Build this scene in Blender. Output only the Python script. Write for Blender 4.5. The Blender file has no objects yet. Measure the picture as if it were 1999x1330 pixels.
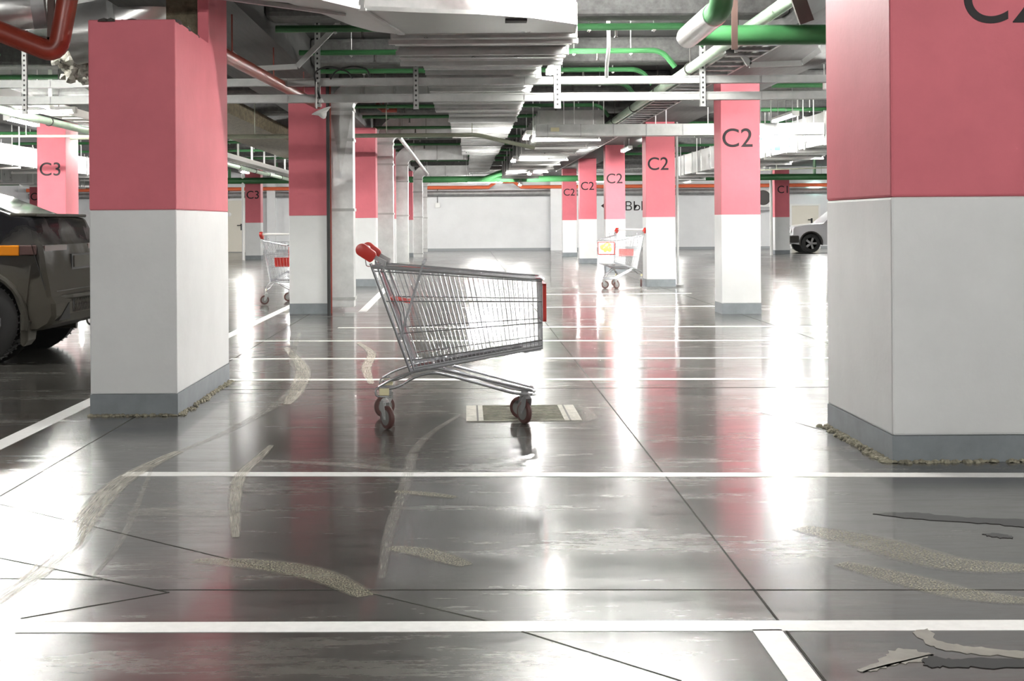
import bpy, bmesh, math, random
from mathutils import Vector, Matrix
random.seed(7)
PI = math.pi
scene = bpy.context.scene
COL = scene.collection
# ---------------------------------------------------------------- camera geometry
F, CX, CY, H, ROLL = 2700.0, 910.0, 434.0, 1.15, 0.007
def UV(px, py):
    u, v = px - CX, CY - py
    return (u*math.cos(ROLL) + v*math.sin(ROLL), -u*math.sin(ROLL) + v*math.cos(ROLL))
def P3(px, py, Y):                      # a photo point at distance Y
    u, v = UV(px, py)
    return Vector((u*Y/F, Y, H + v*Y/F))
def PF(px, py, z=0.0):                  # a photo point on the floor
    u, v = UV(px, py)
    Y = (z - H)*F/v
    return Vector((u*Y/F, Y, z))
# ---------------------------------------------------------------- materials
def mat(name, col, rough=.6, metal=0.0, var=0.0, vscale=6.0, bump=0.0, bscale=60.0, stretch=(1,1,1), rvar=0.0, coat=0.0, alpha=None):
    m = bpy.data.materials.new(name); m.use_nodes = True
    nt = m.node_tree; N = nt.nodes; L = nt.links
    b = N['Principled BSDF']
    b.inputs['Base Color'].default_value = (*col, 1)
    b.inputs['Roughness'].default_value = rough
    b.inputs['Metallic'].default_value = metal
    if coat: b.inputs['Coat Weight'].default_value = coat
    tc = N.new('ShaderNodeTexCoord'); mp = N.new('ShaderNodeMapping')
    mp.inputs['Scale'].default_value = stretch
    L.new(tc.outputs['Object'], mp.inputs['Vector'])
    if var or rvar:
        nz = N.new('ShaderNodeTexNoise'); nz.inputs['Scale'].default_value = vscale; nz.inputs['Detail'].default_value = 6; nz.inputs['Roughness'].default_value = .62
        L.new(mp.outputs[0], nz.inputs['Vector'])
        if var:
            r = N.new('ShaderNodeMapRange'); r.inputs['From Min'].default_value = .3; r.inputs['From Max'].default_value = .7
            r.inputs['To Min'].default_value = 1 - var; r.inputs['To Max'].default_value = 1 + var
            L.new(nz.outputs['Fac'], r.inputs['Value'])
            mx = N.new('ShaderNodeVectorMath'); mx.operation = 'SCALE'; mx.inputs[0].default_value = col
            L.new(r.outputs[0], mx.inputs['Scale']); L.new(mx.outputs[0], b.inputs['Base Color'])
        if rvar:
            r2 = N.new('ShaderNodeMapRange'); r2.inputs['From Min'].default_value = .3; r2.inputs['From Max'].default_value = .7
            r2.inputs['To Min'].default_value = max(.02, rough - rvar); r2.inputs['To Max'].default_value = rough + rvar
            L.new(nz.outputs['Fac'], r2.inputs['Value']); L.new(r2.outputs[0], b.inputs['Roughness'])
    if bump:
        n2 = N.new('ShaderNodeTexNoise'); n2.inputs['Scale'].default_value = bscale; n2.inputs['Detail'].default_value = 5
        L.new(mp.outputs[0], n2.inputs['Vector'])
        bp = N.new('ShaderNodeBump'); bp.inputs['Strength'].default_value = bump; bp.inputs['Distance'].default_value = .02
        L.new(n2.outputs['Fac'], bp.inputs['Height']); L.new(bp.outputs[0], b.inputs['Normal'])
    return m
def emit(name, col, s):
    m = bpy.data.materials.new(name); m.use_nodes = True
    b = m.node_tree.nodes['Principled BSDF']
    b.inputs['Base Color'].default_value = (*col, 1)
    b.inputs['Emission Color'].default_value = (*col, 1); b.inputs['Emission Strength'].default_value = s
    return m
def stain(name, col, rough, lo, hi, scale, stretch=(1,1,1), strong=1.0, ragged=0.0):
    m = mat(name, col, rough, var=.15, vscale=9)
    nt = m.node_tree; N = nt.nodes; L = nt.links; b = N['Principled BSDF']
    tc = N.new('ShaderNodeTexCoord'); mp = N.new('ShaderNodeMapping'); mp.inputs['Scale'].default_value = stretch
    L.new(tc.outputs['UV'], mp.inputs['Vector'])
    nz = N.new('ShaderNodeTexNoise'); nz.inputs['Scale'].default_value = scale; nz.inputs['Detail'].default_value = 8; nz.inputs['Roughness'].default_value = .7
    L.new(mp.outputs[0], nz.inputs['Vector'])
    r = N.new('ShaderNodeMapRange'); r.inputs['From Min'].default_value = lo; r.inputs['From Max'].default_value = hi; r.inputs['To Max'].default_value = strong
    L.new(nz.outputs['Fac'], r.inputs['Value'])
    # soft edges across the ribbon (u = 0..1)
    sx = N.new('ShaderNodeSeparateXYZ'); L.new(tc.outputs['UV'], sx.inputs[0])
    pg = N.new('ShaderNodeMath'); pg.operation = 'PINGPONG'; pg.inputs[1].default_value = .5; L.new(sx.outputs['X'], pg.inputs[0])
    e = N.new('ShaderNodeMapRange'); e.inputs['From Max'].default_value = .18; L.new(pg.outputs[0], e.inputs['Value'])
    if ragged:
        n3 = N.new('ShaderNodeTexNoise'); n3.inputs['Scale'].default_value = 2.6; n3.inputs['Detail'].default_value = 6; n3.inputs['Roughness'].default_value = .65; L.new(tc.outputs['UV'], n3.inputs['Vector'])
        q = N.new('ShaderNodeMath'); q.operation = 'MULTIPLY_ADD'; q.inputs[1].default_value = ragged; L.new(n3.outputs['Fac'], q.inputs[0]); L.new(pg.outputs[0], q.inputs[2])
        e.inputs['From Min'].default_value = ragged*.5 + .16; e.inputs['From Max'].default_value = ragged*.5 + .21; L.new(q.outputs[0], e.inputs['Value'])
    mu = N.new('ShaderNodeMath'); mu.operation = 'MULTIPLY'; L.new(r.outputs[0], mu.inputs[0]); L.new(e.outputs[0], mu.inputs[1])
    L.new(mu.outputs[0], b.inputs['Alpha'])
    return m

M = {}
def dull(k, sp):
    M[k].node_tree.nodes['Principled BSDF'].inputs['Specular IOR Level'].default_value = sp
M['red'] = mat('red_paint', (.58,.15,.18), .6, var=.06, vscale=3, bump=.05, bscale=30)
M['white'] = mat('grey_white_paint', (.66,.67,.665), .45, var=.05, vscale=2.5, bump=.05, bscale=30)
dull('red', .22)
M['plinth'] = mat('plinth_paint', (.20,.22,.235), .5, var=.12, vscale=8)
M['grime'] = mat('grime', (.30,.28,.21), .9, var=.4, vscale=30, bump=.8, bscale=90)
M['letter'] = mat('letter_paint', (.014,.010,.012), .7)
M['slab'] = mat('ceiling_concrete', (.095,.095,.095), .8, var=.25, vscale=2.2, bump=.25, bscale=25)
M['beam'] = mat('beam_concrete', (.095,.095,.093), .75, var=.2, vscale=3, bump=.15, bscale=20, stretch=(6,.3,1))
M['galv'] = mat('galvanised_steel', (.46,.465,.455), .36, .85, var=.16, vscale=5, rvar=.1, bump=.03, bscale=12)
M['galv2'] = mat('galvanised_rail', (.44,.45,.44), .45, .25, var=.12, vscale=7, rvar=.08)
M['galvd'] = mat('dull_steel', (.33,.33,.33), .5, .6, var=.2, vscale=5)
M['galvl'] = mat('bright_galvanised', (.66,.67,.66), .38, .45, var=.14, vscale=5, rvar=.1)
M['rib'] = mat('rib_concrete', (.13,.13,.127), .7, var=.3, vscale=14, bump=.2, bscale=40)
M['core'] = mat('rough_core_concrete', (.13,.115,.075), .9, var=.35, vscale=12, bump=.8, bscale=40)
M['foil'] = mat('foil_jacket', (.72,.72,.71), .3, .85, var=.1, vscale=4, bump=.12, bscale=9)
M['green'] = mat('green_pipe_paint', (.045,.165,.06), .35, var=.1, vscale=5)
M['pale'] = mat('pale_green_pipe_paint', (.42,.55,.42), .4, var=.15, vscale=5)
M['olive'] = mat('olive_pipe', (.22,.23,.17), .5, var=.15, vscale=6)
M['redpipe'] = mat('oxide_red_pipe', (.25,.036,.02), .38, var=.15, vscale=6)
M['orange'] = mat('orange_red_pipe', (.72,.15,.06), .45)
M['black'] = mat('black_rubber', (.02,.02,.02), .6)
M['dark'] = mat('dark_steel', (.055,.05,.045), .55)
M['brown'] = mat('brown_bar', (.10,.06,.05), .6)
M['wool'] = mat('mineral_wool', (.085,.068,.036), .95, var=.5, vscale=14, bump=1.0, bscale=40, stretch=(1,.5,1))
M['chrome'] = mat('zinc_chrome', (.60,.61,.63), .25, .85)
M['cartred'] = mat('red_plastic', (.50,.035,.025), .35)
M['cartbar'] = mat('pale_plastic', (.75,.74,.72), .4)
M['tyre'] = mat('castor_tyre', (.10,.045,.04), .5)
M['hub'] = mat('castor_hub', (.20,.20,.19), .5)
M['yellow'] = mat('yellowed_plate', (.62,.58,.36), .5)
M['line'] = mat('white_road_paint', (.90,.90,.88), .4, var=.06, vscale=25)
M['joint'] = mat('joint_filler', (.03,.03,.022), .8, var=.3, vscale=30)
M['wall'] = mat('wall_paint', (.74,.75,.76), .5, var=.05, vscale=1.2)
M['walld'] = mat('wall_base_paint', (.30,.32,.33), .5)
M['door'] = mat('cream_door_paint', (.72,.69,.60), .45)
M['white2'] = mat('white_plastic', (.80,.80,.78), .4)
M['signblue'] = mat('sign_blue', (.01,.21,.66), .4)
M['arrow'] = mat('sign_arrow_blue', (.015,.13,.55), .4)
M['lamp'] = emit('fluorescent_tube', (1,.985,.94), 75.0); M['lamp3'] = emit('clear_fluorescent_tube', (1,.985,.95), 140.0); M['lamp2'] = emit('bright_fluorescent_tube', (1,.985,.95), 190.0)
M['exit'] = emit('exit_sign_glow', (.55,1,.88), 3.0)
M['glass'] = mat('dark_glass', (.012,.014,.016), .06)
M['carblack'] = mat('black_car_paint', (.012,.012,.014), .12, coat=.6)
M['carwhite'] = mat('white_car_paint', (.72,.73,.75), .2, coat=.5)
M['amber'] = mat('amber_lens', (.75,.25,.01), .15)
M['lens'] = mat('dusty_red_lens', (.075,.035,.03), .5); M['plate'] = mat('dusty_plate', (.09,.085,.07), .8)
M['dust'] = mat('road_dust', (.045,.041,.031), .75, var=.2, vscale=6)
M['rim'] = mat('grey_wheel', (.30,.30,.30), .35, .7)
M['grate'] = mat('drain_bars', (.20,.19,.15), .6, .4, var=.3, vscale=20)
M['cement'] = mat('cement_patch', (.42,.41,.36), .8, var=.2, vscale=16, bump=.4, bscale=60)
M['pit'] = mat('drain_pit', (.02,.02,.018), .9)
# dusty car paint: dirt thrown up over the lower body, irregular upper edge
def dusty():
    m = mat('dusty_black_paint', (.012,.012,.014), .15)
    nt = m.node_tree; N = nt.nodes; L = nt.links; b = N['Principled BSDF']
    tc = N.new('ShaderNodeTexCoord'); sx = N.new('ShaderNodeSeparateXYZ'); L.new(tc.outputs['Object'], sx.inputs[0])
    nz = N.new('ShaderNodeTexNoise'); nz.inputs['Scale'].default_value = 3.2; nz.inputs['Detail'].default_value = 6; L.new(tc.outputs['Object'], nz.inputs['Vector'])
    # more dirt towards the tail (+x) and the sill
    a1 = N.new('ShaderNodeMath'); a1.operation = 'MULTIPLY_ADD'; a1.inputs[1].default_value = .55; L.new(sx.outputs['X'], a1.inputs[0])
    a2 = N.new('ShaderNodeMath'); a2.operation = 'MULTIPLY'; a2.inputs[1].default_value = -1.15; L.new(sx.outputs['Z'], a2.inputs[0])
    L.new(a2.outputs[0], a1.inputs[2])
    a3 = N.new('ShaderNodeMath'); a3.operation = 'ADD'; L.new(a1.outputs[0], a3.inputs[0]); L.new(nz.outputs['Fac'], a3.inputs[1])
    r = N.new('ShaderNodeMapRange'); r.inputs['From Min'].default_value = .15; r.inputs['From Max'].default_value = .62; L.new(a3.outputs[0], r.inputs['Value'])
    mx = N.new('ShaderNodeMix'); mx.data_type = 'RGBA'; mx.inputs[6].default_value = (.012,.012,.014,1); mx.inputs[7].default_value = (.048,.043,.032,1)
    L.new(r.outputs[0], mx.inputs[0]); L.new(mx.outputs[2], b.inputs['Base Color'])
    r2 = N.new('ShaderNodeMapRange'); r2.inputs['To Min'].default_value = .16; r2.inputs['To Max'].default_value = .9; L.new(r.outputs[0], r2.inputs['Value']); L.new(r2.outputs[0], b.inputs['Roughness'])
    return m, a1
M['dusty'], DUSTY = dusty()
# polished concrete
def floor_mat():
    m = bpy.data.materials.new('polished_concrete'); m.use_nodes = True
    nt = m.node_tree; N = nt.nodes; L = nt.links; b = N['Principled BSDF']
    tc = N.new('ShaderNodeTexCoord')
    def noise(scale, st, det=7, ro=.6):
        mp = N.new('ShaderNodeMapping'); mp.inputs['Scale'].default_value = st; L.new(tc.outputs['Object'], mp.inputs['Vector'])
        n = N.new('ShaderNodeTexNoise'); n.inputs['Scale'].default_value = scale; n.inputs['Detail'].default_value = det; n.inputs['Roughness'].default_value = ro
        L.new(mp.outputs[0], n.inputs['Vector']); return n
    big = noise(.45, (1,1,1)); mid = noise(2.6, (.35,1.5,1), 9, .68); fine = noise(16, (.35,1.6,1), 6, .7)
    a = N.new('ShaderNodeMath'); a.operation = 'MULTIPLY_ADD'; a.inputs[1].default_value = .42; L.new(big.outputs['Fac'], a.inputs[0])
    a2 = N.new('ShaderNodeMath'); a2.operation = 'MULTIPLY_ADD'; a2.inputs[1].default_value = .36; L.new(mid.outputs['Fac'], a2.inputs[0])
    a3 = N.new('ShaderNodeMath'); a3.operation = 'MULTIPLY'; a3.inputs[1].default_value = .22; L.new(fine.outputs['Fac'], a3.inputs[0])
    L.new(a3.outputs[0], a2.inputs[2]); L.new(a2.outputs[0], a.inputs[2])
    cr = N.new('ShaderNodeValToRGB'); e = cr.color_ramp.elements
    e[0].position = .38; e[0].color = (.022,.021,.020,1); e[1].position = .64; e[1].color = (.08,.078,.070,1)
    L.new(a.outputs[0], cr.inputs[0])
    # trowel streaks and trodden-in dust
    sk = noise(4.2, (.16,1.0,1), 12, .8)
    sm = N.new('ShaderNodeMapRange'); sm.inputs['From Min'].default_value = .46; sm.inputs['From Max'].default_value = .84; sm.inputs['To Max'].default_value = .62; L.new(sk.outputs['Fac'], sm.inputs['Value'])
    mx = N.new('ShaderNodeMix'); mx.data_type = 'RGBA'; mx.inputs[7].default_value = (.20,.19,.155,1); L.new(sm.outputs[0], mx.inputs[0]); L.new(cr.outputs[0], mx.inputs[6])
    L.new(mx.outputs[2], b.inputs['Base Color'])
    r = N.new('ShaderNodeMapRange'); r.inputs['From Min'].default_value = .35; r.inputs['From Max'].default_value = .68
    r.inputs['To Min'].default_value = .14; r.inputs['To Max'].default_value = .31
    L.new(a.outputs[0], r.inputs['Value'])
    ra = N.new('ShaderNodeMath'); ra.operation = 'MULTIPLY_ADD'; ra.inputs[1].default_value = .28; L.new(sm.outputs[0], ra.inputs[0]); L.new(r.outputs[0], ra.inputs[2])
    b.inputs['Coat Weight'].default_value = .3; b.inputs['Coat Roughness'].default_value = .08; b.inputs['Coat IOR'].default_value = 1.5; L.new(ra.outputs[0], b.inputs['Roughness'])
    b.inputs['IOR'].default_value = 1.6
    bp = N.new('ShaderNodeBump'); bp.inputs['Strength'].default_value = .02; bp.inputs['Distance'].default_value = .01
    w = noise(9, (.35,2.0,1), 6); L.new(w.outputs['Fac'], bp.inputs['Height']); L.new(bp.outputs[0], b.inputs['Normal'])
    return m
M['floor'] = floor_mat()
# ---------------------------------------------------------------- mesh builder
def basis(d):
    d = d.normalized(); a = Vector((0,0,1)) if abs(d.z) < .9 else Vector((1,0,0))
    x = d.cross(a).normalized(); return x, d.cross(x).normalized()
def origin(o):
    v = Vector((0,0,0))
    while o: v = v + o.location; o = o.parent
    return v
class MB:
    def __init__(s): s.v = []; s.f = []; s.mi = []; s.m = 0; s.uv = {}
    def face(s, idx): s.f.append(idx); s.mi.append(s.m)
    def box(s, x0, x1, y0, y1, z0, z1):
        i = len(s.v)
        s.v += [(x,y,z) for z in (z0,z1) for y in (y0,y1) for x in (x0,x1)]
        for q in ((0,2,3,1),(4,5,7,6),(0,1,5,4),(2,6,7,3),(0,4,6,2),(1,3,7,5)): s.face([i+k for k in q])
        return s
    def obox(s, p0, p1, w, h, up=(0,0,1)):         # a bar from p0 to p1
        p0, p1 = Vector(p0), Vector(p1); d = (p1-p0).normalized(); u = Vector(up)
        x = d.cross(u)
        if x.length < 1e-4: x = d.cross(Vector((0,1,0)))
        x.normalize(); z = x.cross(d).normalized(); i = len(s.v)
        for p in (p0,p1):
            for a,b in ((-1,-1),(1,-1),(1,1),(-1,1)): s.v.append(tuple(p + x*(a*w/2) + z*(b*h/2)))
        for q in ((0,3,2,1),(4,5,6,7),(0,1,5,4),(1,2,6,5),(2,3,7,6),(3,0,4,7)): s.face([i+k for k in q])
        return s
    def tube(s, pts, r, n=10, cap=True, closed=False):
        pts = [Vector(p) for p in pts]; i0 = len(s.v); m = len(pts); x = None
        for k,p in enumerate(pts):
            if closed: d = pts[(k+1)%m]-pts[k-1]
            else: d = pts[min(k+1,m-1)]-pts[max(k-1,0)]
            d.normalize()
            if x is None: x,_ = basis(d)
            x = (x - d*x.dot(d)).normalized(); y = d.cross(x)
            rr = r[k] if isinstance(r,(list,tuple)) else r
            for j in range(n):
                a = 2*PI*j/n; s.v.append(tuple(p + x*(rr*math.cos(a)) + y*(rr*math.sin(a))))
        for k in range(m if closed else m-1):
            k2 = (k+1)%m
            for j in range(n):
                s.face([i0+k*n+j, i0+k*n+(j+1)%n, i0+k2*n+(j+1)%n, i0+k2*n+j])
        if cap and not closed:
            s.face([i0+j for j in range(n)][::-1]); s.face([i0+(m-1)*n+j for j in range(n)])
        return s
    def prism(s, poly, z0, z1):                    # plan polygon extruded upwards
        i = len(s.v); n = len(poly)
        s.v += [(x,y,z0) for x,y in poly] + [(x,y,z1) for x,y in poly]
        s.face([i+k for k in range(n)][::-1]); s.face([i+n+k for k in range(n)])
        for k in range(n): s.face([i+k, i+(k+1)%n, i+n+(k+1)%n, i+n+k])
        return s
    def xprism(s, poly, y0, y1):                   # (x,z) polygon extruded along y
        i = len(s.v); n = len(poly)
        s.v += [(x,y0,z) for x,z in poly] + [(x,y1,z) for x,z in poly]
        s.face([i+k for k in range(n)]); s.face([i+n+k for k in range(n)][::-1])
        for k in range(n): s.face([i+k, i+n+k, i+n+(k+1)%n, i+(k+1)%n])
        return s
    def lathe(s, c, axis, prof, n=20):             # prof: (radius, height along axis)
        c = Vector(c); d = Vector(axis).normalized(); x,y = basis(d); i0 = len(s.v); m = len(prof)
        for r,h in prof:
            for j in range(n):
                a = 2*PI*j/n; s.v.append(tuple(c + d*h + x*(r*math.cos(a)) + y*(r*math.sin(a))))
        for k in range(m-1):
            for j in range(n): s.face([i0+k*n+j, i0+k*n+(j+1)%n, i0+(k+1)*n+(j+1)%n, i0+(k+1)*n+j])
        if prof[0][0] > 1e-4: s.face([i0+j for j in range(n)][::-1])
        if prof[-1][0] > 1e-4: s.face([i0+(m-1)*n+j for j in range(n)])
        return s
    def build(s, name, m, parent=None, smooth=False, bevel=0.0, ang=35):
        me = bpy.data.meshes.new(name)
        if parent is not None: off = origin(parent)
        else:
            xs = [p[0] for p in s.v]; ys = [p[1] for p in s.v]; zs = [p[2] for p in s.v]
            off = Vector(((min(xs)+max(xs))/2, (min(ys)+max(ys))/2, min(zs)))
        me.from_pydata([(p[0]-off.x, p[1]-off.y, p[2]-off.z) for p in s.v], [], s.f)
        for x in (m if isinstance(m,(list,tuple)) else [m]): me.materials.append(x)
        me.polygons.foreach_set('material_index', s.mi)
        bm = bmesh.new(); bm.from_mesh(me); bmesh.ops.recalc_face_normals(bm, faces=bm.faces)
        if bevel:
            bmesh.ops.bevel(bm, geom=[e for e in bm.edges if len(e.link_faces)==2 and e.calc_face_angle(0) > .6], offset=bevel, segments=2, profile=.5, affect='EDGES')
        bm.to_mesh(me); bm.free()
        if smooth:
            me.polygons.foreach_set('use_smooth', [True]*len(me.polygons))
            me.set_sharp_from_angle(angle=math.radians(ang))
        o = bpy.data.objects.new(name, me); COL.objects.link(o)
        if parent is not None: o.parent = parent
        else: o.location = off
        return o
def tag(o, label=None, cat=None, group=None, kind=None):
    if label: o['label'] = label
    if cat: o['category'] = cat
    if group: o['group'] = group
    if kind: o['kind'] = kind
    return o
def empty(name, loc, label, cat, group=None, kind=None):
    o = bpy.data.objects.new(name, None); COL.objects.link(o); o.location = loc; o.empty_display_size = .1
    return tag(o, label, cat, group, kind)
def dup(o, parent=None):
    c = o.copy(); COL.objects.link(c)
    if parent is not None: c.parent = parent
    for ch in list(o.children): dup(ch, c)
    return c
def arc(c, r, a0, a1, ax, ay, n=8):
    c = Vector(c); ax = Vector(ax); ay = Vector(ay)
    return [c + ax*(r*math.cos(a0+(a1-a0)*k/n)) + ay*(r*math.sin(a0+(a1-a0)*k/n)) for k in range(n+1)]
def rounded(pts, r, n=6):                          # round the inner corners of a path
    pts = [Vector(p) for p in pts]; out = [pts[0]]
    for k in range(1, len(pts)-1):
        p, a, b = pts[k], pts[k-1], pts[k+1]
        da, db = (a-p), (b-p); q = min(r, da.length*.49, db.length*.49)
        s, e = p + da.normalized()*q, p + db.normalized()*q
        for i in range(n+1):
            t = i/n; out.append(s*((1-t)**2) + p*(2*t*(1-t)) + e*(t*t))
    return out + [pts[-1]]
def text_mesh(txt, size, m, name, parent, loc, rot=(PI/2,0,0), align='LEFT', xs=1.0, off=0.0):
    cu = bpy.data.curves.new('t', 'FONT'); cu.body = txt; cu.size = size; cu.extrude = .0015; cu.align_x = align; cu.offset = off
    t = bpy.data.objects.new('t', cu); COL.objects.link(t)
    dg = bpy.context.evaluated_depsgraph_get(); dg.update()
    me = bpy.data.meshes.new_from_object(t.evaluated_get(dg)); me.name = name
    bpy.data.objects.remove(t)
    R = Matrix.Translation(Vector(loc) - (origin(parent) if parent else Vector())) @ Matrix.Rotation(rot[2],4,'Z') @ Matrix.Rotation(rot[0],4,'X') @ Matrix.Diagonal((xs,1,1,1))
    me.transform(R); me.materials.clear(); me.materials.append(m)
    o = bpy.data.objects.new(name, me); COL.objects.link(o)
    if parent: o.parent = parent
    return o
# ================================================================ SETTING
XL, XR, YB, YF, ZC = -18.0, 18.0, 55.6, -7.0, 3.3
def struct(mb, name, m, **k): return tag(mb.build(name, m, **k), kind='structure')
fl = MB().box(XL, XR, YF, YB, -.12, 0)
struct(fl, 'floor', M['floor'])
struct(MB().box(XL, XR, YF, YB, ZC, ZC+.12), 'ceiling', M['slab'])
struct(MB().box(XL-.2, XR+.2, YB, YB+.2, 0, ZC), 'wall_back', M['wall'])
struct(MB().box(XL-.2, XR+.2, YF-.2, YF, 0, ZC), 'wall_front', M['wall'])
struct(MB().box(XL-.2, XL, YF, YB, 0, ZC), 'wall_left', M['wall'])
struct(MB().box(XR, XR+.2, YF, YB, 0, ZC), 'wall_right', M['wall'])
struct(MB().box(XL, XR, YB-.02, YB, 0, .10), 'baseboard_back', M['walld'])
# a pier in the far wall and downstand beams over the pillar rows
pa = P3(1075, 434, YB-.35); pb = P3(1097, 434, YB-.35)
struct(MB().box(pa.x, pb.x, YB-.35, YB, 0, ZC), 'trim_1', M['wall'])
pa = P3(521, 434, YB-.4); pb = P3(537, 434, YB-.4)
struct(MB().box(pa.x, pb.x, YB-.4, YB, 0, ZC), 'trim_2', M['wall'])
ZB = 2.88
for k,(x0,x1,y0) in enumerate(((-2.75,-1.80,10.0), (2.93,3.95,7.75), (-7.8,-6.8,0), (8.6,9.6,0))):
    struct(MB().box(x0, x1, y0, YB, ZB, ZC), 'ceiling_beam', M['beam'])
y = 12.4; k = 0
while y < YB-1:
    for x0,x1 in ((-1.80,2.93),(-6.8,-2.75),(3.95,8.6)):
        struct(MB().xprism([(x0,ZC),(x0,3.0),(x1,3.0),(x1,ZC)], y, y+.42), 'ceiling_rib', M['rib'], bevel=.05)
    y += 3.65
# ================================================================ PILLARS
ZBAND = None
def pillar(x0, x1, y0, y1, ztop, label, txt=None, tpx=None, band=1.24, pl=.13, size=.40, name='pillar', chip=True):
    r = empty(name, ((x0+x1)/2, (y0+y1)/2, 0), label, 'pillar', None, 'thing')
    MB().box(x0, x1, y0, y1, pl, band).build('lower_shaft', M['white'], r, bevel=.006)
    MB().box(x0, x1, y0, y1, band, ztop).build('painted_band', M['red'], r, bevel=.006)
    MB().box(x0-.002, x1+.002, y0-.002, y1+.002, 0, pl).build('plinth', M['plinth'], r)
    if txt:
        tx, ty, hpx = tpx
        p = P3(tx, ty, y0); size = hpx*y0/F/.73
        text_mesh(txt, size, M['letter'], 'lettering', r, (p.x, y0-.002, p.z), off=.004*size)
    return r
def base(pxl, pxr, py):
    a = PF(pxl, py); b = PF(pxr, py); return a.x, b.x, (a.y+b.y)/2
# right big pillar
p = PF(1743, 903); q = PF(1602, 833)
RX0, RY0, RY1 = p.x, p.y, q.y+.02
R = empty('pillar', (RX0+.57, (RY0+RY1)/2, 0), 'massive square pillar beside the camera, painted pink over pale grey', 'pillar', None, 'thing')
MB().box(RX0, RX0+1.14, RY0, RY1, .125, 1.255).build('lower_shaft', M['white'], R, bevel=.012)
MB().box(RX0, RX0+1.14, RY0, RY1, 1.255, ZC).build('painted_band', M['red'], R, bevel=.012)
MB().box(RX0-.002, RX0+1.142, RY0-.002, RY1+.002, 0, .125).build('plinth', M['plinth'], R)
t = P3(1876, 44, RY0)
text_mesh('C2', 100*RY0/F/.73, M['letter'], 'lettering', R, (t.x, RY0-.003, t.z), off=.002)
# left near pillar: a lower box built against a full height shaft
x0, x1, y0 = base(178, 346, 812)
y1 = PF(443, 744).y; ym = y0 + (y1-y0)*.60
ztA = P3(255, 38, y0).z
A = empty('pillar', ((x0+x1)/2, (y0+y1)/2, 0), 'wide dark red and grey pillar with a stepped top, beside the black car', 'pillar', None, 'thing')
bA = P3(255, 410, y0).z
MB().box(x0, x1, y0, y1, .13, bA).build('lower_shaft', M['white'], A, bevel=.008)
MB().box(x0, x1, y0, ym+.02, bA, ztA).build('painted_band', M['red'], A, bevel=.008)
MB().box(x1-.075, x1, ym, y1, bA, ZC).build('painted_skin', M['red'], A, bevel=.006)
MB().box(x1-.30, x1-.07, ym+.06, y1, bA, ZC).build('concrete_core', M['core'], A)
MB().box(x0-.002, x1+.002, y0-.002, y1+.002, 0, .13).build('plinth', M['plinth'], A)
mb = MB()
for i in range(60):
    px = x0 + (x1-x0)*random.random(); py = y0 + (ym-y0)*random.random(); w = .03+.05*random.random()
    mb.lathe((px,py,ztA-.012), (0,0,1), [(w*.55,0),(w*.45,.012+.008*random.random()),(0,.02+.008*random.random())], 7)
tag(mb.build('mortar_crust', M['dark'], A), kind='stuff')
AX0, AX1, AY0, AY1 = x0, x1, y0, y1
# left row
x0, x1, y0 = base(566, 641, 613)
BX0, BX1, BY0 = x0, x1, y0
pillar(x0, x1, y0, y0+.5, ZB, 'dark red and grey pillar with a steel duct on its right, behind the trolley handle', band=P3(600,421,y0).z)
LW = x1 - x0
x1c, yc = PF(735, 559).x, PF(735, 559).y
pillar(x1c-.58, x1c, yc, yc+.5, ZB, 'dark red and grey pillar half covered by the second standing duct')
for py,lab in ((32.4,'red and grey pillar mostly covered by the third standing duct'), (39.6,'red and grey pillar mostly covered by the fourth standing duct'), (46.4,'farthest red and grey pillar of the row with ducts')):
    xr = -1.66 if py < 45 else P3(806,434,46.4).x
    pillar(xr-.55, xr, py, py+.5, ZB, lab)
# right row
RIGHT = [(1409,1487,613,419,'C2',(1408,287,38),'pink and grey pillar marked C2, next to the blue parking sign'),
         (1262,1320,560,424,'C2',(1263,332,26),'pink and grey pillar marked C2 beside the parked shopping trolley'),
         (1183,1222,531,428,'C2',(1183,358,20),'pink and grey pillar marked C2, directly behind the parked trolley'),
         (1132,1166,514,428,'C2',(1133,371,16.5),'slim pink and grey pillar marked C2, second from the far end'),
         (1099,1127,501,430,'C2',(1099.5,382,14),'dim red pillar marked C2 behind the green pipe')]
for xl,xr,yb,ybd,txt,tp,lab in RIGHT:
    x0, x1, y0 = base(xl, xr, yb)
    pillar(x0, x1, y0, y0+(x1-x0), ZB, lab, txt, tp, band=P3((xl+xr)/2, ybd, y0).z)
DX0, DX1, DY0 = base(1409,1487,613)
EX0, EX1, EY0 = base(1262,1320,560)
# others
x0, x1, y0 = base(1512, 1543, 496)
pillar(x0, x1, y0, y0+.5, ZB, 'red and grey pillar marked C1, in front of the white car', 'C1', (1517,377,15), band=P3(1526,424,y0).z)
x0, x1, y0 = base(480, 509, 507)
pillar(x0, x1, y0, y0+.5, ZB, 'red and grey pillar marked C3 beside the cream door', 'C3', (480.5,388,16), band=P3(494,435,y0).z)
Y3 = 23.0
a = P3(73,434,Y3); b = P3(129,434,Y3)
pillar(a.x, b.x, Y3, Y3+.75, ZB, 'bright pink pillar marked C3 behind the black car', 'C3', (76,343,27), band=P3(100,433,Y3).z)
Y4 = 46.0
a = P3(58,434,Y4); b = P3(86,434,Y4)
pillar(a.x, b.x, Y4, Y4+.5, ZB, 'dim red pillar showing only a C, behind the bright pink one', 'C', (59,391,15))
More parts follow.
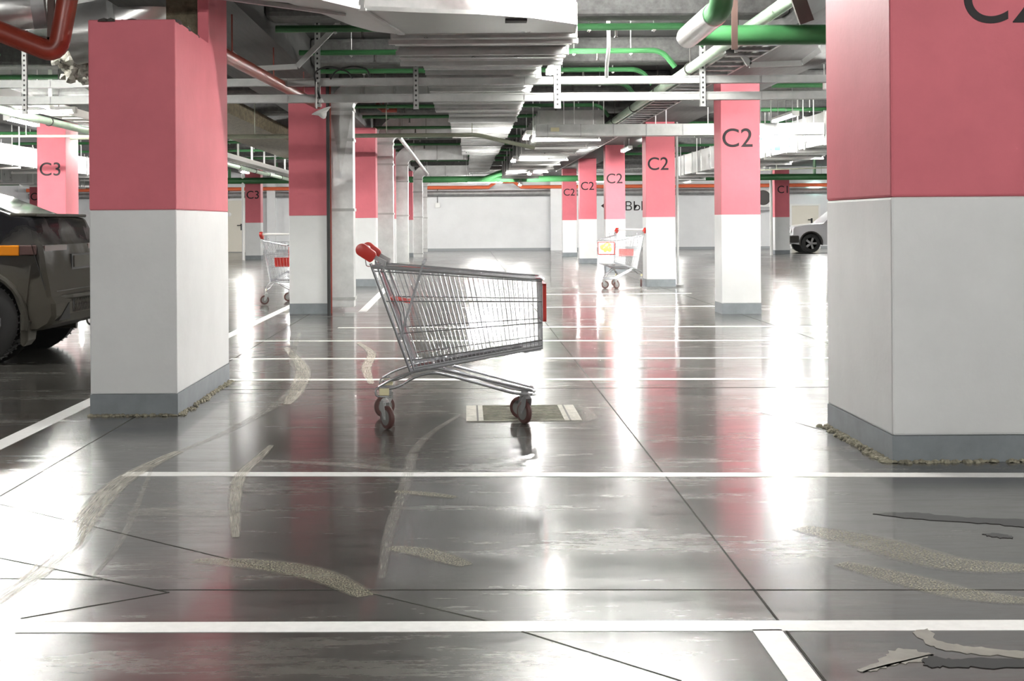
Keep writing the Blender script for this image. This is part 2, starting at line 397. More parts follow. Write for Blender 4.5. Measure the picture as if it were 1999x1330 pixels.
# crumbling grime along the plinths
def grime(p0, p1, n, label, w=.035):
    mb = MB(); p0, p1 = Vector(p0), Vector(p1)
    for i in range(n):
        t = random.random(); q = p0.lerp(p1, t); s = .006 + .016*random.random()
        d = (p1-p0).normalized(); nrm = Vector((d.y,-d.x,0)); q = q + nrm*(w*random.random()**2)
        mb.lathe((q.x,q.y,0), (random.uniform(-.3,.3),random.uniform(-.3,.3),1), [(s,0),(s*.8,s*.5),(0,s*.8)], 5)
    tag(mb.build('grime', M['grime']), label, 'grime', None, 'stuff')
grime((RX0-.005,RY0-.005,0),(RX0-.005,RY1,0), 260, 'crumbled dirt along the side plinth of the massive pillar', -.05)
grime((RX0,RY0-.003,0),(RX0+1.1,RY0-.003,0), 160, 'crumbled dirt along the front plinth of the massive pillar', .03)
grime((AX0,AY0-.003,0),(AX1,AY0-.003,0), 90, 'dirt along the front plinth of the stepped pillar', .03)
grime((AX1+.003,AY0,0),(AX1+.003,AY1,0), 150, 'dirt along the side plinth of the stepped pillar', .04)
# ================================================================ FLOOR MARKINGS
def strip(p, q, w, m, name, label, cat, z=.0015, kind=None, d=None):
    p, q = Vector(p), Vector(q); t = (q-p).normalized(); nrm = Vector((t.y,-t.x,0))*(w/2)
    poly = [(v.x,v.y) for v in (p-nrm, p+nrm, q+nrm, q-nrm)]
    return tag(MB().prism(poly, .0003, z).build(name, m), label, cat, None, kind)
LINES = [(40,1226,2080,1221,.098,'broad white parking line nearest the camera'),
         (243,926,2060,928,.10,'white parking line crossing between the stepped pillar and massive pillar'),
         (443,742,1650,740,.10,'white line just beyond the floor drain'),
         (450,701,1650,699,.10,'white line crossing behind the trolley basket'),
         (500,666,1660,665,.10,'white line crossing at the height of the trolley basket floor'),
         (660,640,1640,637,.10,'thin white line in front of the pillar with the parking sign'),
         (900,601,1410,598,.10,'thin white line just behind the nearest C2 pillar'),
         (1040,575,1350,573,.10,'farthest thin white line, in front of the parked trolley')]
for a,b,c,d,w,lab in LINES: strip(PF(a,b), PF(c,d), w, M['line'], 'parking_line', lab, 'floor line')
p = PF(1500,1222); 
strip((.835,p.y-.04,0), (.835,0.5,0), .082, M['line'], 'parking_line', 'white bay line running from the nearest line towards the camera', 'floor line')
strip((-2.45,5.5,0), (-2.45,30,0), .11, M['line'], 'parking_line', 'white lengthwise line left of the stepped pillar', 'floor line')
strip((-1.35,17.9,0), (-1.42,25.0,0), .11, M['line'], 'parking_line', 'worn white line beside the standing duct', 'floor line')
for lab,p,q,w in (('lengthwise floor joint right of the trolley',(.885,1,0),(.93,54,0),.009),
                  ('lengthwise floor joint passing the stepped pillar',(-1.985,2,0),(-2.0,54,0),.010),
                  ('lengthwise floor joint under the C2 pillars',(3.35,1,0),(3.37,54,0),.010),
                  ('crosswise floor joint just beyond the trolley wheels',PF(-60,763),PF(1640,756),.014),
                  ('crosswise floor joint between the two near white lines',PF(300,1152),PF(2080,1152),.006),
                  ('long slanting crack through the nearest white line',PF(0,985),PF(960,1215),.006),
                  ('slanting crack reaching the bottom edge',PF(960,1215),PF(1330,1330),.007),
                  ('short slanting crack at lower left',PF(0,1090),PF(330,1157),.007),
                  ('short crack rising from lower left',PF(40,1208),PF(330,1157),.005),
                  ('crosswise floor joint at the left edge',PF(-10,1130),PF(200,1132),.006),
                  ('faint slanting crack beside the massive pillar',PF(1485,806),PF(1640,850),.006)):
    strip(p, q, w*.7, M['joint'], 'floor_joint', lab, 'floor joint', .0012)
# stains and tyre marks as thin ribbons of dust
def ribbon(px, w, m, name, label, cat, z=.0022, closed=False):
    pts = [PF(*p) for p in px] if not isinstance(px[0], Vector) else px
    # resample smoothly
    C = []
    for k in range(len(pts)-1):
        p0 = pts[max(k-1,0)]; p1 = pts[k]; p2 = pts[k+1]; p3 = pts[min(k+2,len(pts)-1)]
        for i in range(8):
            t = i/8; C.append(.5*((2*p1)+(p2-p0)*t+(2*p0-5*p1+4*p2-p3)*t*t+(3*p1-p0-3*p2+p3)*t**3))
    C.append(pts[-1])
    me = bpy.data.meshes.new(name); v = []; f = []; uv = []; L = 0
    off = Vector((sum(c.x for c in C)/len(C), sum(c.y for c in C)/len(C), 0))
    for k,c in enumerate(C):
        d = (C[min(k+1,len(C)-1)]-C[max(k-1,0)]).normalized(); n = Vector((d.y,-d.x,0))
        if k: L += (c-C[k-1]).length
        ww = w*(.45+.55*math.sin(PI*min(1,max(0,(k+.6)/(len(C))))))
        for s in (-.5,.5):
            q = c+n*(s*ww)-off; v.append((q.x,q.y,z)); uv.append((s+.5, L*2))
    for k in range(len(C)-1): f.append((2*k,2*k+1,2*k+3,2*k+2))
    me.from_pydata(v,[],f); ul = me.uv_layers.new()
    for l in me.loops: ul.data[l.index].uv = uv[l.vertex_index]
    me.materials.append(m)
    o = bpy.data.objects.new(name, me); o.location = off; COL.objects.link(o)
    return tag(o, label, cat, None, 'stuff')
M['dustmark'] = stain('pale_dust', (.66,.63,.53), .8, .38, .62, 5, (9,.45,1), .8)
M['dustfaint'] = stain('faint_dust', (.62,.60,.53), .8, .42, .68, 6, (6,.8,1), .55)
M['tread'] = stain('tread_dust', (.58,.55,.40), .85, .45, .60, 16, (1.4,5,1), .6)
M['wet'] = stain('wet_patch', (.05,.047,.045), .05, .1, .3, 3, (1,1,1), .92, 1.0)
M['spill'] = stain('dried_spill', (.38,.37,.32), .6, .2, .4, 3, (1,1,1), .85, .9)
ribbon([(-30,1190),(60,1130),(130,1070),(170,1010),(230,945),(300,905),(350,882)], .13, M['dustmark'], 'tyre_mark', 'broad pale tyre mark curving up from the lower left corner', 'tyre mark')
ribbon([(350,882),(450,840),(540,790),(575,760),(590,735),(570,700),(585,650)], .09, M['dustfaint'], 'tyre_mark', 'pale winding tyre mark between the stepped pillar and the trolley', 'tyre mark')
ribbon([(460,1050),(458,985),(470,930),(510,890),(530,870)], .07, M['dustmark'], 'tyre_mark', 'hooked pale mark crossing the middle white line', 'tyre mark')
ribbon([(745,1130),(760,1040),(790,950),(810,880),(850,840),(900,810)], .06, M['dustfaint'], 'tyre_mark', 'thin pale curve below the trolley', 'tyre mark')
ribbon([(700,670),(725,690),(715,720),(725,750)], .10, M['dustmark'], 'tyre_mark', 'pale swirl on the floor left of the trolley basket', 'tyre mark')
ribbon([(560,680),(590,720),(580,760),(560,790)], .14, M['dustmark'], 'tyre_mark', 'pale swirl on the floor in front of the ducted pillar', 'tyre mark')
ribbon([(380,1095),(470,1100),(560,1110),(640,1130),(715,1165)], .16, M['tread'], 'tyre_mark', 'yellowish tread print left of centre at the bottom', 'tyre mark')
ribbon([(760,1070),(830,1080),(910,1105)], .14, M['tread'], 'tyre_mark', 'yellowish tread patch near the bottom centre', 'tyre mark')
ribbon([(490,900),(620,905),(740,915),(830,925)], .10, M['dustfaint'], 'tyre_mark', 'pale smear along the middle white line', 'tyre mark')
ribbon([(250,1005),(330,1000),(460,1005)], .20, M['dustfaint'], 'tyre_mark', 'pale smear behind the tyre curve at left', 'tyre mark')
ribbon([(770,960),(830,965),(890,972)], .10, M['tread'], 'tyre_mark', 'short tread print just below the middle line', 'tyre mark')
ribbon([(1560,1030),(1700,1060),(1850,1100),(2010,1110)], .25, M['tread'], 'tyre_mark', 'broad tread print at the right below the massive pillar', 'tyre mark')
ribbon([(1640,1100),(1760,1130),(1880,1160),(2010,1175)], .18, M['tread'], 'tyre_mark', 'lower tread print at the right edge', 'tyre mark')
ribbon([(300,905),(245,1040),(180,1130)], .03, M['dustfaint'], 'tyre_mark', 'narrow scratch beside the broad tyre mark', 'tyre mark')
ribbon([(60,1075),(120,1040),(100,1090)], .03, M['dustfaint'], 'tyre_mark', 'small scuff beside the broad tyre mark at left', 'tyre mark')
def patch(px, m, name, label, cat, z):
    rs = random.Random(len(label)); pts = [PF(*p) for p in px]; poly = []
    for k in range(len(pts)):
        p0, p1, p2, p3 = pts[k-1], pts[k], pts[(k+1)%len(pts)], pts[(k+2)%len(pts)]
        for i in range(5):
            t = i/5; q = .5*((2*p1)+(p2-p0)*t+(2*p0-5*p1+4*p2-p3)*t*t+(3*p1-p0-3*p2+p3)*t**3)
            poly.append((q.x+rs.uniform(-.006,.006), q.y+rs.uniform(-.010,.010)))
    return tag(MB().prism(poly, .0003, z).build(name, m), label, cat, None, 'stuff')
M['wet'] = mat('wet_concrete', (.022,.020,.020), .06, var=.1, vscale=6); dull('wet', .12); M['spill'] = mat('dried_spill', (.24,.23,.20), .5, var=.2, vscale=10)
patch([(1705,1004),(1740,1002),(1790,1002),(1850,1008),(1900,1012),(1999,1015),(2015,1022),(1999,1030),(1950,1025),(1880,1020),(1800,1015),(1750,1010)], M['wet'], 'wet_patch', 'long dark wet streak below the massive pillar', 'wet patch', .0019)
patch([(1920,1043),(1945,1042),(1976,1048),(1972,1052),(1945,1050),(1930,1047)], M['wet'], 'wet_patch', 'small dark wet spot under the long wet streak', 'wet patch', .0019)
patch([(1798,1292),(1815,1281),(1850,1287),(1900,1287),(1999,1289),(2015,1296),(1999,1305),(1900,1304),(1850,1303),(1815,1302)], M['wet'], 'wet_patch', 'dark wet streak at the bottom right corner', 'wet patch', .0019)
patch([(1783,1233),(1815,1231),(1830,1250),(1880,1262),(1940,1267),(2010,1274),(2015,1280),(2005,1287),(1930,1279),(1860,1273),(1815,1261)], M['spill'], 'dried_spill', 'pale dried spill below the nearest line at right', 'stain', .0016)
patch([(1676,1309),(1720,1290),(1730,1275),(1765,1267),(1800,1275),(1822,1279),(1795,1293),(1750,1297),(1715,1308),(1690,1312)], M['spill'], 'dried_spill', 'pale dried spill nearest the bottom edge', 'stain', .0016)
# drain
a = PF(927,793); b = PF(1122,822)
gx0, gx1, gy0, gy1 = PF(920,807).x+.0, PF(1118,807).x, b.y, a.y
g = empty('floor_drain', ((gx0+gx1)/2,(gy0+gy1)/2,0), 'square floor drain with a slotted grate under the trolley front', 'drain')
mb = MB()
e = .07
mb.box(gx0-.03,gx0+e,gy0,gy1,.0005,.004); mb.box(gx1-e,gx1+.03,gy0,gy1,.0005,.004); mb.box(gx0+e-.01,gx1-e+.01,gy1-.012,gy1,.0005,.004); mb.box(gx0+e-.01,gx1-e+.01,gy0,gy0+.012,.0005,.004)
mb.build('frame', M['cement'], g)
MB().box(gx0+e,gx1-e,gy0,gy1,.0004,.0012).build('pit', M['pit'], g)
mb = MB()
n = 12
for i in range(n):
    yy = gy0+.02+(gy1-gy0-.04)*i/(n-1); mb.box(gx0+e,gx1-e,yy-.011,yy+.011,.001,.006)
mb.build('grate', M['grate'], g)
MB().box(gx0+e*.45,gx0+e*.6,gy0,gy1,.0045,.0055).build('rim', M['dark'], g); MB().box(gx1-e*.6,gx1-e*.45,gy0,gy1,.0045,.0055).build('rim', M['dark'], g)
ribbon([PF(905,808),PF(930,822),PF(1030,826),PF(1140,822),PF(1150,806),PF(1130,792)], .10, M['dustfaint'], 'cement_stain', 'pale cement dust around the floor drain', 'stain')
# ================================================================ SHOPPING TROLLEYS
def make_cart():
    r = empty('shopping_trolley', (0,0,0), 'empty wire shopping trolley standing sideways in the foreground over the drain', 'shopping trolley', 'shopping trolleys')
    Br, Bf, Tr, Tf = Vector((.143,0,.317)), Vector((.888,0,.442)), Vector((-.066,0,.907)), Vector((.884,0,.827))
    def S(s, t, side):
        p = (Br.lerp(Bf,s)).lerp(Tr.lerp(Tf,s), t)
        w = (.215+(.15-.215)*s)*(1-t) + (.27+(.185-.27)*s)*t
        return Vector((p.x, side*w, p.z))
    wr = .0024
    mb = MB(); NW = 34
    for side in (-1,1):
        for i in range(NW+1):
            s = i/NW; a = S(s,0,side); b = S(s,1,side)
            a2 = a + Vector((0,-side*.012,-.012))
            mb.tube([a2, a, b], wr, 5)
        for t in (.02,.10,.36,.67):
            mb.tube([S(i/6,t,side) for i in range(7)], wr*1.35, 5)
    for i in range(11):                                   # front grid
        k = -1+2*i/10
        a = S(1,0,1); b = S(1,1,1); mb.tube([(a.x,a.y*k,a.z),(b.x,b.y*k,b.z)], wr, 5)
    for t in (0,.10,.36,.67): mb.tube([S(1,t,-1),S(1,t,1)], wr*1.35, 5)
    mb.build('wire_basket', M['chrome'], r, smooth=True)
    mb = MB()
    for i in range(13):
        k = -1+2*i/12
        a = S(0,0,1); b = S(1,0,1); mb.tube([(a.x,a.y*k,a.z-.006),(b.x,b.y*k,b.z-.006)], wr*1.2, 5)
    for i in range(8):
        s = i/7; mb.tube([S(s,0,-1)-Vector((0,0,.01)),S(s,0,1)-Vector((0,0,.01))], wr*1.4, 5)
    for sd in (-1,1): mb.obox(S(0,.015,sd), S(1,.015,sd), .004, .022)
    mb.obox(S(.86,-.02,0), S(.99,-.02,0), .30, .02)
    mb.build('basket_floor', M['chrome'], r, smooth=True)
    mb = MB()
    rim = [S(0,1,-1), S(.5,1,-1), S(.96,1,-1), S(1,1,-1)+Vector((.008,.03,0)), S(1,1,1)+Vector((.008,-.03,0)), S(.96,1,1), S(.5,1,1), S(0,1,1)]
    mb.tube(rounded(rim,.03), .0125, 10)
    mb.tube([S(0,.965,-1)+Vector((0,0,-.004)),S(1,.965,-1)], .004, 6); mb.tube([S(0,.965,1)+Vector((0,0,-.004)),S(1,.965,1)], .004, 6)
    mb.build('rim', M['chrome'], r, smooth=True)
    mb = MB()                                             # rear gate hangs from the rim, slightly inside
    for i in range(11):
        k = -1+2*i/10; a = S(.03,.97,1); b = S(.045,.06,1)
        mb.tube([(a.x,a.y*k*.95,a.z),(b.x,b.y*k*.95,b.z)], wr, 5)
    for t in (.06,.35,.65,.97):
        a = S(.035,t,1); mb.tube([(a.x,-a.y*.95,a.z),(a.x,a.y*.95,a.z)], wr*1.4, 5)
    mb.build('rear_gate', M['chrome'], r, smooth=True)
    for sd in (-1,1):                                     # rear uprights
        mb = MB()
        mb.tube(rounded([S(0,1.03,sd), S(0,.5,sd), S(0,-.03,sd)],.02), .0085, 8)
        a = S(.035,1.0,sd); b = S(.03,.0,sd); mb.tube([a, b], .006, 7)
        mb.tube([S(.065,1.03,sd), S(.075,.55,sd), S(.03,.28,sd)], .0055, 7)
        mb.build('upright', M['chrome'], r, smooth=True)
    for sd in (-1,1):
        mb = MB(); mb.obox((.222,sd*.262,.93),(.079,sd*.232,.48),.012,.004, (0,1,0))
        mb.lathe((.222,sd*.262,.93),(0,1,0),[(.009,-.005),(.009,.005)],10); mb.build('seat_strut', M['chrome'], r)
    # handle with arms and coloured end caps
    mb = MB(); mb.tube([(-.118,-.25,1.0),(-.118,.25,1.0)], .0165, 14)
    hd = mb.build('handle', M['cartbar'], r, smooth=True)
    for sd in (-1,1): mb = MB(); mb.obox((-.06,sd*.268,.965),(.012,sd*.268,.925),.016,.024); mb.tube([(.006,sd*.268,.93),(-.002,sd*.268,.88)],.009,8); mb.build('handle_arm', M['galvd'], hd)
    for sd in (-1,1):
        poly = [(-.150,1.003)]
        c0 = Vector((-.118,0,1.0)); dr = Vector((.84,0,-.54)); up = Vector((.54,0,.84))
        pts = []
        for k in range(13):
            a = PI/2 + PI*k/12; q = c0 + dr*(.036*math.cos(a)) + up*(.036*math.sin(a)); pts.append((q.x,q.z))
        for d_,u_ in ((.075,-.036),(.082,-.02),(.082,.018),(.07,.03),(.02,.034)):
            q = c0 + dr*d_ + up*u_; pts.append((q.x,q.z))
        MB().xprism(pts, sd*.27-.022, sd*.27+.022).build('end_cap', M['cartred'], hd, smooth=True, bevel=.005)
    mb = MB(); mb.tube(rounded([(-.105,-.20,.95),(-.10,-.20,.907),(-.05,-.20,.905),(-.05,-.20,.94)],.012), .003, 6); mb.build('coin_lock_loop', M['chrome'], hd, smooth=True)
    # folding red seat plate
    mb = MB(); w = .125
    for i in range(11):
        k = -1+2*i/10; mb.box(-.065,.065,k*w-.006,k*w+.006,-.006,.004)
    mb.box(-.065,-.05,-w,w,-.008,.008); mb.box(.05,.065,-w,w,-.008,.008); mb.box(-.06,.06,-w,w,-.001,.001)
    st = mb.build('seat_plate', M['cartred'], r); st.location = (.082,0,.71); st.rotation_euler = (0,math.radians(11),0)
    # advertising panel on the front
    mb = MB(); x0,x1 = .892,.912
    mb.box(x0,x1,-.155,-.143,.585,.80); mb.box(x0,x1,.143,.155,.585,.80); mb.box(x0,x1,-.155,.155,.585,.597); mb.box(x0,x1,-.155,.155,.788,.80)
    fp = mb.build('front_panel', M['cartred'], r, bevel=.002)
    mb = MB(); mb.box(x0+.004,x1-.004,-.144,.144,.596,.79); mb.build('poster', M['white2'], fp)
    # picture on the poster: a heap of food in a bowl
    cols = [M['food1'],M['food2'],M['food3'],M['food4']]
    mb = MB(); rs = random.Random(3)
    for i in range(34):
        a = rs.random()*2*PI; q = math.sqrt(rs.random()); yy = q*.10*math.cos(a); zz = .705+q*.055*math.sin(a); mb.m = rs.randrange(4) if zz > .68 else 1
        mb.lathe((x1-.0042+i*.00006,yy,zz),(1,0,0),[(.026+.014*rs.random(),0),(.02,.0012)],9)
    mb.build('poster_print', cols, fp)
    # chassis
    mb = MB()
    for sd in (-1,1):
        w = lambda x: sd*(.235 - .13*max(0,min(1,(x-.05)/.75)))
        up = [(-.035,.235),(.03,.272),(.145,.312),(.27,.335),(.36,.312),(.79,.20),(.83,.19)]
        lo = [(-.035,.215),(.075,.228),(.165,.285),(.27,.308),(.40,.275),(.74,.172),(.83,.168)]
        mb.tube(rounded([(x,w(x),z) for x,z in up],.05), .0085, 8)
        mb.tube(rounded([(x,w(x)*.9,z) for x,z in lo],.05), .0085, 8)
        mb.tube(rounded([(.01,w(0),.235),(-.045,w(0),.23),(-.052,w(0),.205),(-.045,w(0),.182),(.035,w(0),.18)],.02), .006, 7)
        mb.tube([(.16,w(.16),.31),(.145,sd*.21,.317)], .007, 7)
        mb.tube([(.33,w(.33),.31),(.345,sd*.16,.36)], .007, 7)
    mb.tube(rounded([(.83,-.105,.19),(.85,-.08,.188),(.85,.08,.188),(.83,.105,.19)],.02), .0085, 8)
    mb.tube(rounded([(.83,-.095,.168),(.852,-.07,.166),(.852,.07,.166),(.83,.095,.168)],.02), .0085, 8)
    mb.tube([(.145,-.21,.312),(.145,.21,.312)], .008, 8); mb.tube([(.27,-.19,.335),(.27,.19,.335)], .008, 8)
    mb.build('chassis', M['chrome'], r, smooth=True)
    def castor(x, y, rz, front):
        top = .17
        mb = MB(); mb.m = 0
        mb.lathe((0,0,top-.022),(0,0,1),[(.022,0),(.022,.012),(.012,.022)],14)
        for sd in (-1,1):
            mb.xprism([(-.02,.15),(.022,.15),(.012,.105),(-.02,.055),(-.038,.055),(-.034,.10)], sd*.019-.0015, sd*.019+.0015)
        mb.box(-.02,.022,-.02,.02,.147,.151)
        mb.lathe((-.028,-.024,.066),(0,1,0),[(.007,0),(.007,.048)],8)
        c = mb.build('castor', M['galvd'] if front else M['galv2'], r, smooth=True)
        c.location = (x,y,0); c.rotation_euler = (0,0,rz)
        mb = MB(); cx = (-.028,0,.066)
        mb.m = 0; mb.lathe((cx[0],-.0145,cx[2]),(0,1,0),[(.05,0),(.062,.003),(.066,.010),(.066,.019),(.062,.026),(.05,.029)],28)
        mb.m = 1; mb.lathe((cx[0],-.0165,cx[2]),(0,1,0),[(.012,-.001),(.030,0),(.047,.0025),(.047,.0305),(.030,.033),(.012,.034)],24)
        wl = mb.build('wheel', [M['tyre'],M['hub']], c, smooth=True); wl.location = (0,0,0)
        # builder subtracts the parent offset; geometry is already local
        for v in wl.data.vertices: v.co += Vector((x,y,0))
        return c
    castor(0,-.235,math.radians(122),False); castor(0,.235,math.radians(28),False)
    castor(.80,-.11,math.radians(-60),True); castor(.80,.11,math.radians(-25),True)
    for sd in (-1,1): MB().box(-.03,.025,sd*.243-.006,sd*.243+.006,.188,.226).build('castor_plate', M['yellow'], r, bevel=.002)
    return r
M['food1'] = mat('print_orange', (.70,.35,.12), .5); M['food2'] = mat('print_yellow', (.68,.62,.10), .5)
M['food3'] = mat('print_salmon', (.75,.45,.32), .5); M['food4'] = mat('print_green', (.38,.45,.12), .5)
cart = make_cart()
def upright_seat(c):
    for ch in c.children:
        if ch.name.startswith('seat_plate'): ch.rotation_euler = (0,math.radians(80),0); ch.location = (.10,0,.60); ch.scale = (1,1.05,1)
c2 = dup(cart); c2['label'] = 'shopping trolley with a food picture on its front, by a C2 pillar'
c3 = dup(cart); c3['label'] = 'shopping trolley half hidden behind the ducted left pillar'
upright_seat(c2); upright_seat(c3)
w0 = PF(747,838)
cart.location = (w0.x+.01, w0.y+.245, 0); cart.rotation_euler = (0,0,math.radians(.6))
# pale child-seat flap, white goods bag seen in the two parked trolleys are left empty as in the photo
p = PF(1256,559); ang = math.atan2(-.86,-.52)
c2.rotation_euler = (0,0,ang)
c2.location = (p.x - (-.235*-math.sin(ang))*1 , p.y + .0, 0)
def put(c, ang, loc_px, local):                       # put a local point of the trolley on a floor point
    q = PF(*loc_px); ca, sa = math.cos(ang), math.sin(ang)
    c.rotation_euler = (0,0,ang)
    c.location = (q.x - (ca*local[0]-sa*local[1]), q.y - (sa*local[0]+ca*local[1]), 0)
put(c2, ang, (1253,560), (-.03,.235))
a3 = math.atan2(.99,.14); put(c3, a3, (519,595), (-.03,.235))
for ch in c3.children:
    if ch.name.startswith('castor') and 'plate' not in ch.name: ch.rotation_euler = (0,0,-a3+.35)
# ================================================================ CARS
def car(name, label, prof, arches, halfw, X0, dirn, Yc, paint, wheel_r, parts):
    """prof: outline (d from the end towards the cabin, z); arches: wheel centres along d."""
    r = empty(name, (X0+dirn*2.0, Yc, 0), label, 'car')
    out = list(prof)
    W = lambda d: X0 + dirn*d
    mb = MB()
    lay = [(-1,.93,.045),(-.965,1.0,.012),(-.85,1.0,0),(-.45,1,-.02),(0,1,-.035),(.45,1,-.02),(.85,1,0),(.965,1.0,.012),(1,.93,.045)]
    n = len(out); zc = sum(z for d,z in out)/n; dc = max(d for d,z in out)/2
    i0 = len(mb.v)
    for fy,sc,bul in lay:
        for d,z in out:
            tz = 1 - .30*max(0,(z-.92))/.7 if z > .92 else 1 - .06*max(0,(.5-z))/.3
            zz = zc+(z-zc)*(1-(1-sc)*.35); dd = d
            if d < .6: dd = d + bul*(1 if d < .3 else .3)
            if d > 2*dc-.6: dd = d - bul
            mb.v.append((W(dd), Yc+fy*halfw*tz, zz))
    L = len(lay)
    for k in range(L-1):
        for j in range(n): mb.face([i0+k*n+j, i0+k*n+(j+1)%n, i0+(k+1)*n+(j+1)%n, i0+(k+1)*n+j])
    mb.face([i0+j for j in range(n)]); mb.face([i0+(L-1)*n+j for j in range(n)][::-1])
    mb.build('body', paint, r, smooth=True, ang=28)
    for d in arches:
        for sd in (-1,1):
            mb = MB(); y = Yc + sd*(halfw-.13)
            mb.m = 0; mb.lathe((W(d),y-.12,wheel_r),(0,1,0),[(wheel_r*.62,.0),(wheel_r*.9,.0),(wheel_r*.985,.02),(wheel_r,.05),(wheel_r,.19),(wheel_r*.985,.22),(wheel_r*.9,.24),(wheel_r*.62,.24)],36)
            for k in range(44):
                a = 2*PI*k/44; c = Vector((W(d)+math.cos(a)*wheel_r*.995, y, wheel_r+math.sin(a)*wheel_r*.995)); t = Vector((-math.sin(a),0,math.cos(a)))
                for s2,yo in ((1,-.06),(-1,.06)):
                    if c.z > .03: mb.obox(c+Vector((0,yo-.045,0))-t*.008*s2, c+Vector((0,yo+.045,0))+t*.008*s2, .012, .016, (math.cos(a),0,math.sin(a)))
            w = mb.build('wheel', M['black'], r, smooth=True)
            mb = MB(); yf = y+sd*.11
            mb.lathe((W(d),yf-.01,wheel_r),(0,1,0),[(wheel_r*.60,0),(wheel_r*.64,.01),(wheel_r*.60,.02)],30)
            for k in range(5):
                a = 2*PI*k/5; mb.obox((W(d),yf,wheel_r),(W(d)+math.cos(a)*wheel_r*.6,yf,wheel_r+math.sin(a)*wheel_r*.6),.07,.03,(0,1,0))
            mb.lathe((W(d),yf-.02,wheel_r),(0,1,0),[(.05,0),(.05,.04)],12)
            mb.build('rim', M['rim'], w, smooth=True)
            mb = MB(); mb.lathe((W(d),y-.20*sd-.001,wheel_r+.02),(0,1,0),[(wheel_r*1.12,0),(wheel_r*1.12,.002)],28); mb.build('wheel_well', M['black'], r)
            # arch lip
            pts = [Vector((W(d)+math.cos(a)*(wheel_r+.06), Yc+sd*(halfw-.005), wheel_r+.01+math.sin(a)*(wheel_r+.06))) for a in [PI*(-.06+1.12*k/16) for k in range(17)]]
            MB().tube(pts, .028, 8).build('wheel_arch', M['dust'] if name == 'car' else M['dark'], r, smooth=True)
    return r, W
def arch(d, r, zc, z0, rev=False):
    a0 = math.asin((z0-zc)/r) if abs(z0-zc) < r else 0
    pts = [(d+r*math.cos(a), zc+r*math.sin(a)) for a in [PI-a0-(PI-2*a0)*k/10 for k in range(11)]]
    return pts[::-1] if rev else pts
# black car at the left: rear end towards +x
XC = -3.37
dR, dF = .67, 3.55
prof = [(.12,.285),(.04,.33),(0,.40),(0,.50),(.025,.545),(.035,.56),(.05,.66),(.075,.78),(.09,.90),(.115,.985),(.15,1.02),(.185,1.12),(.215,1.195),(.235,1.215),(.30,1.225),(.42,1.235),(.6,1.30),(.85,1.395),(1.3,1.52),(1.9,1.58),(2.5,1.52),(3.15,1.10),(3.5,1.04),(4.1,.92),(4.35,.78),(4.42,.5),(4.36,.3),(4.1,.26)]
prof += arch(dF,.42,.37,.24,True) + [(2.9,.23),(1.4,.23)] + arch(dR,.42,.37,.26,True)[:] + [(.24,.275)]
YcN = 12.28; HW = .93
suv, W = car('car', 'dirty black fastback car parked behind the stepped pillar', prof, [dR,dF], HW, XC, -1, YcN, M['dusty'], .355, None)
DUSTY.inputs[2].default_value = 0
# side glass, rear glass
mb = MB()
def sy(z): return YcN - HW*(1-.30*max(0,(z-.92))/.7) - .004
poly = [(.50,1.215),(.80,1.345),(1.3,1.47),(1.9,1.525),(2.45,1.46),(3.0,1.13),(2.6,1.08),(1.2,1.12)]
mb.v += [(W(d),sy(z)+.03,z) for d,z in poly]; mb.face(list(range(len(poly))))
mb.build('side_window', M['glass'], suv)
mb = MB()
zs = [(.44,1.246),(.6,1.312),(.85,1.407),(1.25,1.516)]
for d,z in zs:
    for fy in (-.70,-.3,.3,.70): mb.v.append((W(d),YcN+fy*HW*.9,z+.006))
for k in range(3):
    for j in range(3): mb.face([k*4+j,k*4+j+1,k*4+j+5,k*4+j+4])
mb.build('rear_window', M['glass'], suv, smooth=True)
MB().prism([(W(.2),YcN-.78),(W(.215),YcN+.78),(W(.42),YcN+.80),(W(.42),YcN-.80)],1.222,1.25).build('spoiler', M['dust'], suv, bevel=.01)
# lights, plate, diffuser mesh, exhaust, tow hook
mb = MB(); mb.m = 0
mb.box(W(.62),W(.30),YcN-HW-.006,YcN-HW+.02,.90,.985); mb.build('tail_light', M['amber'], suv, bevel=.008)
BUL = lambda f: (lambda a: -.035+.015*a/.45 if a < .45 else (-.02+.02*(a-.45)/.40 if a < .85 else .012*(a-.85)/.115))(abs(f))
def tailstrip(y0, y1, z0, z1, d, out, name, m, parent, n=10):
    a = [y0+(y1-y0)*k/n for k in range(n+1)]
    poly = [(W(d+BUL(y/HW)-out), YcN+y) for y in a] + [(W(d+BUL(y/HW)+.03), YcN+y) for y in a[::-1]]
    return MB().prism(poly, z0, z1).build(name, m, parent, smooth=True)
mb = MB(); mb.box(W(.30),W(.16),YcN-HW-.004,YcN-HW+.03,.905,.985); mb.build('tail_light', M['lens'], suv, bevel=.006)
tailstrip(-.86,-.34,.915,.98,.105,.004,'tail_light',M['lens'],suv); tailstrip(.34,.86,.915,.98,.105,.004,'tail_light',M['lens'],suv)
tailstrip(-.30,.30,.765,.90,.075,.004,'plate_recess',M['black'],suv)
tailstrip(-.26,.26,.785,.885,.075,.014,'licence_plate',M['plate'],suv)
ins = tailstrip(-.50,.80,.415,.52,.0,.004,'bumper_mesh',M['black'],suv)
mb = MB()
for k in range(30):
    y = -.48+1.26*k/30; dd = BUL(y/HW)-.008
    mb.obox((W(dd),YcN+y,.415),(W(dd),YcN+y+.05,.52),.010,.006,(1,0,0)); mb.obox((W(dd),YcN+y+.05,.415),(W(dd),YcN+y,.52),.010,.006,(1,0,0))
mb.build('bars', M['dust'], ins)
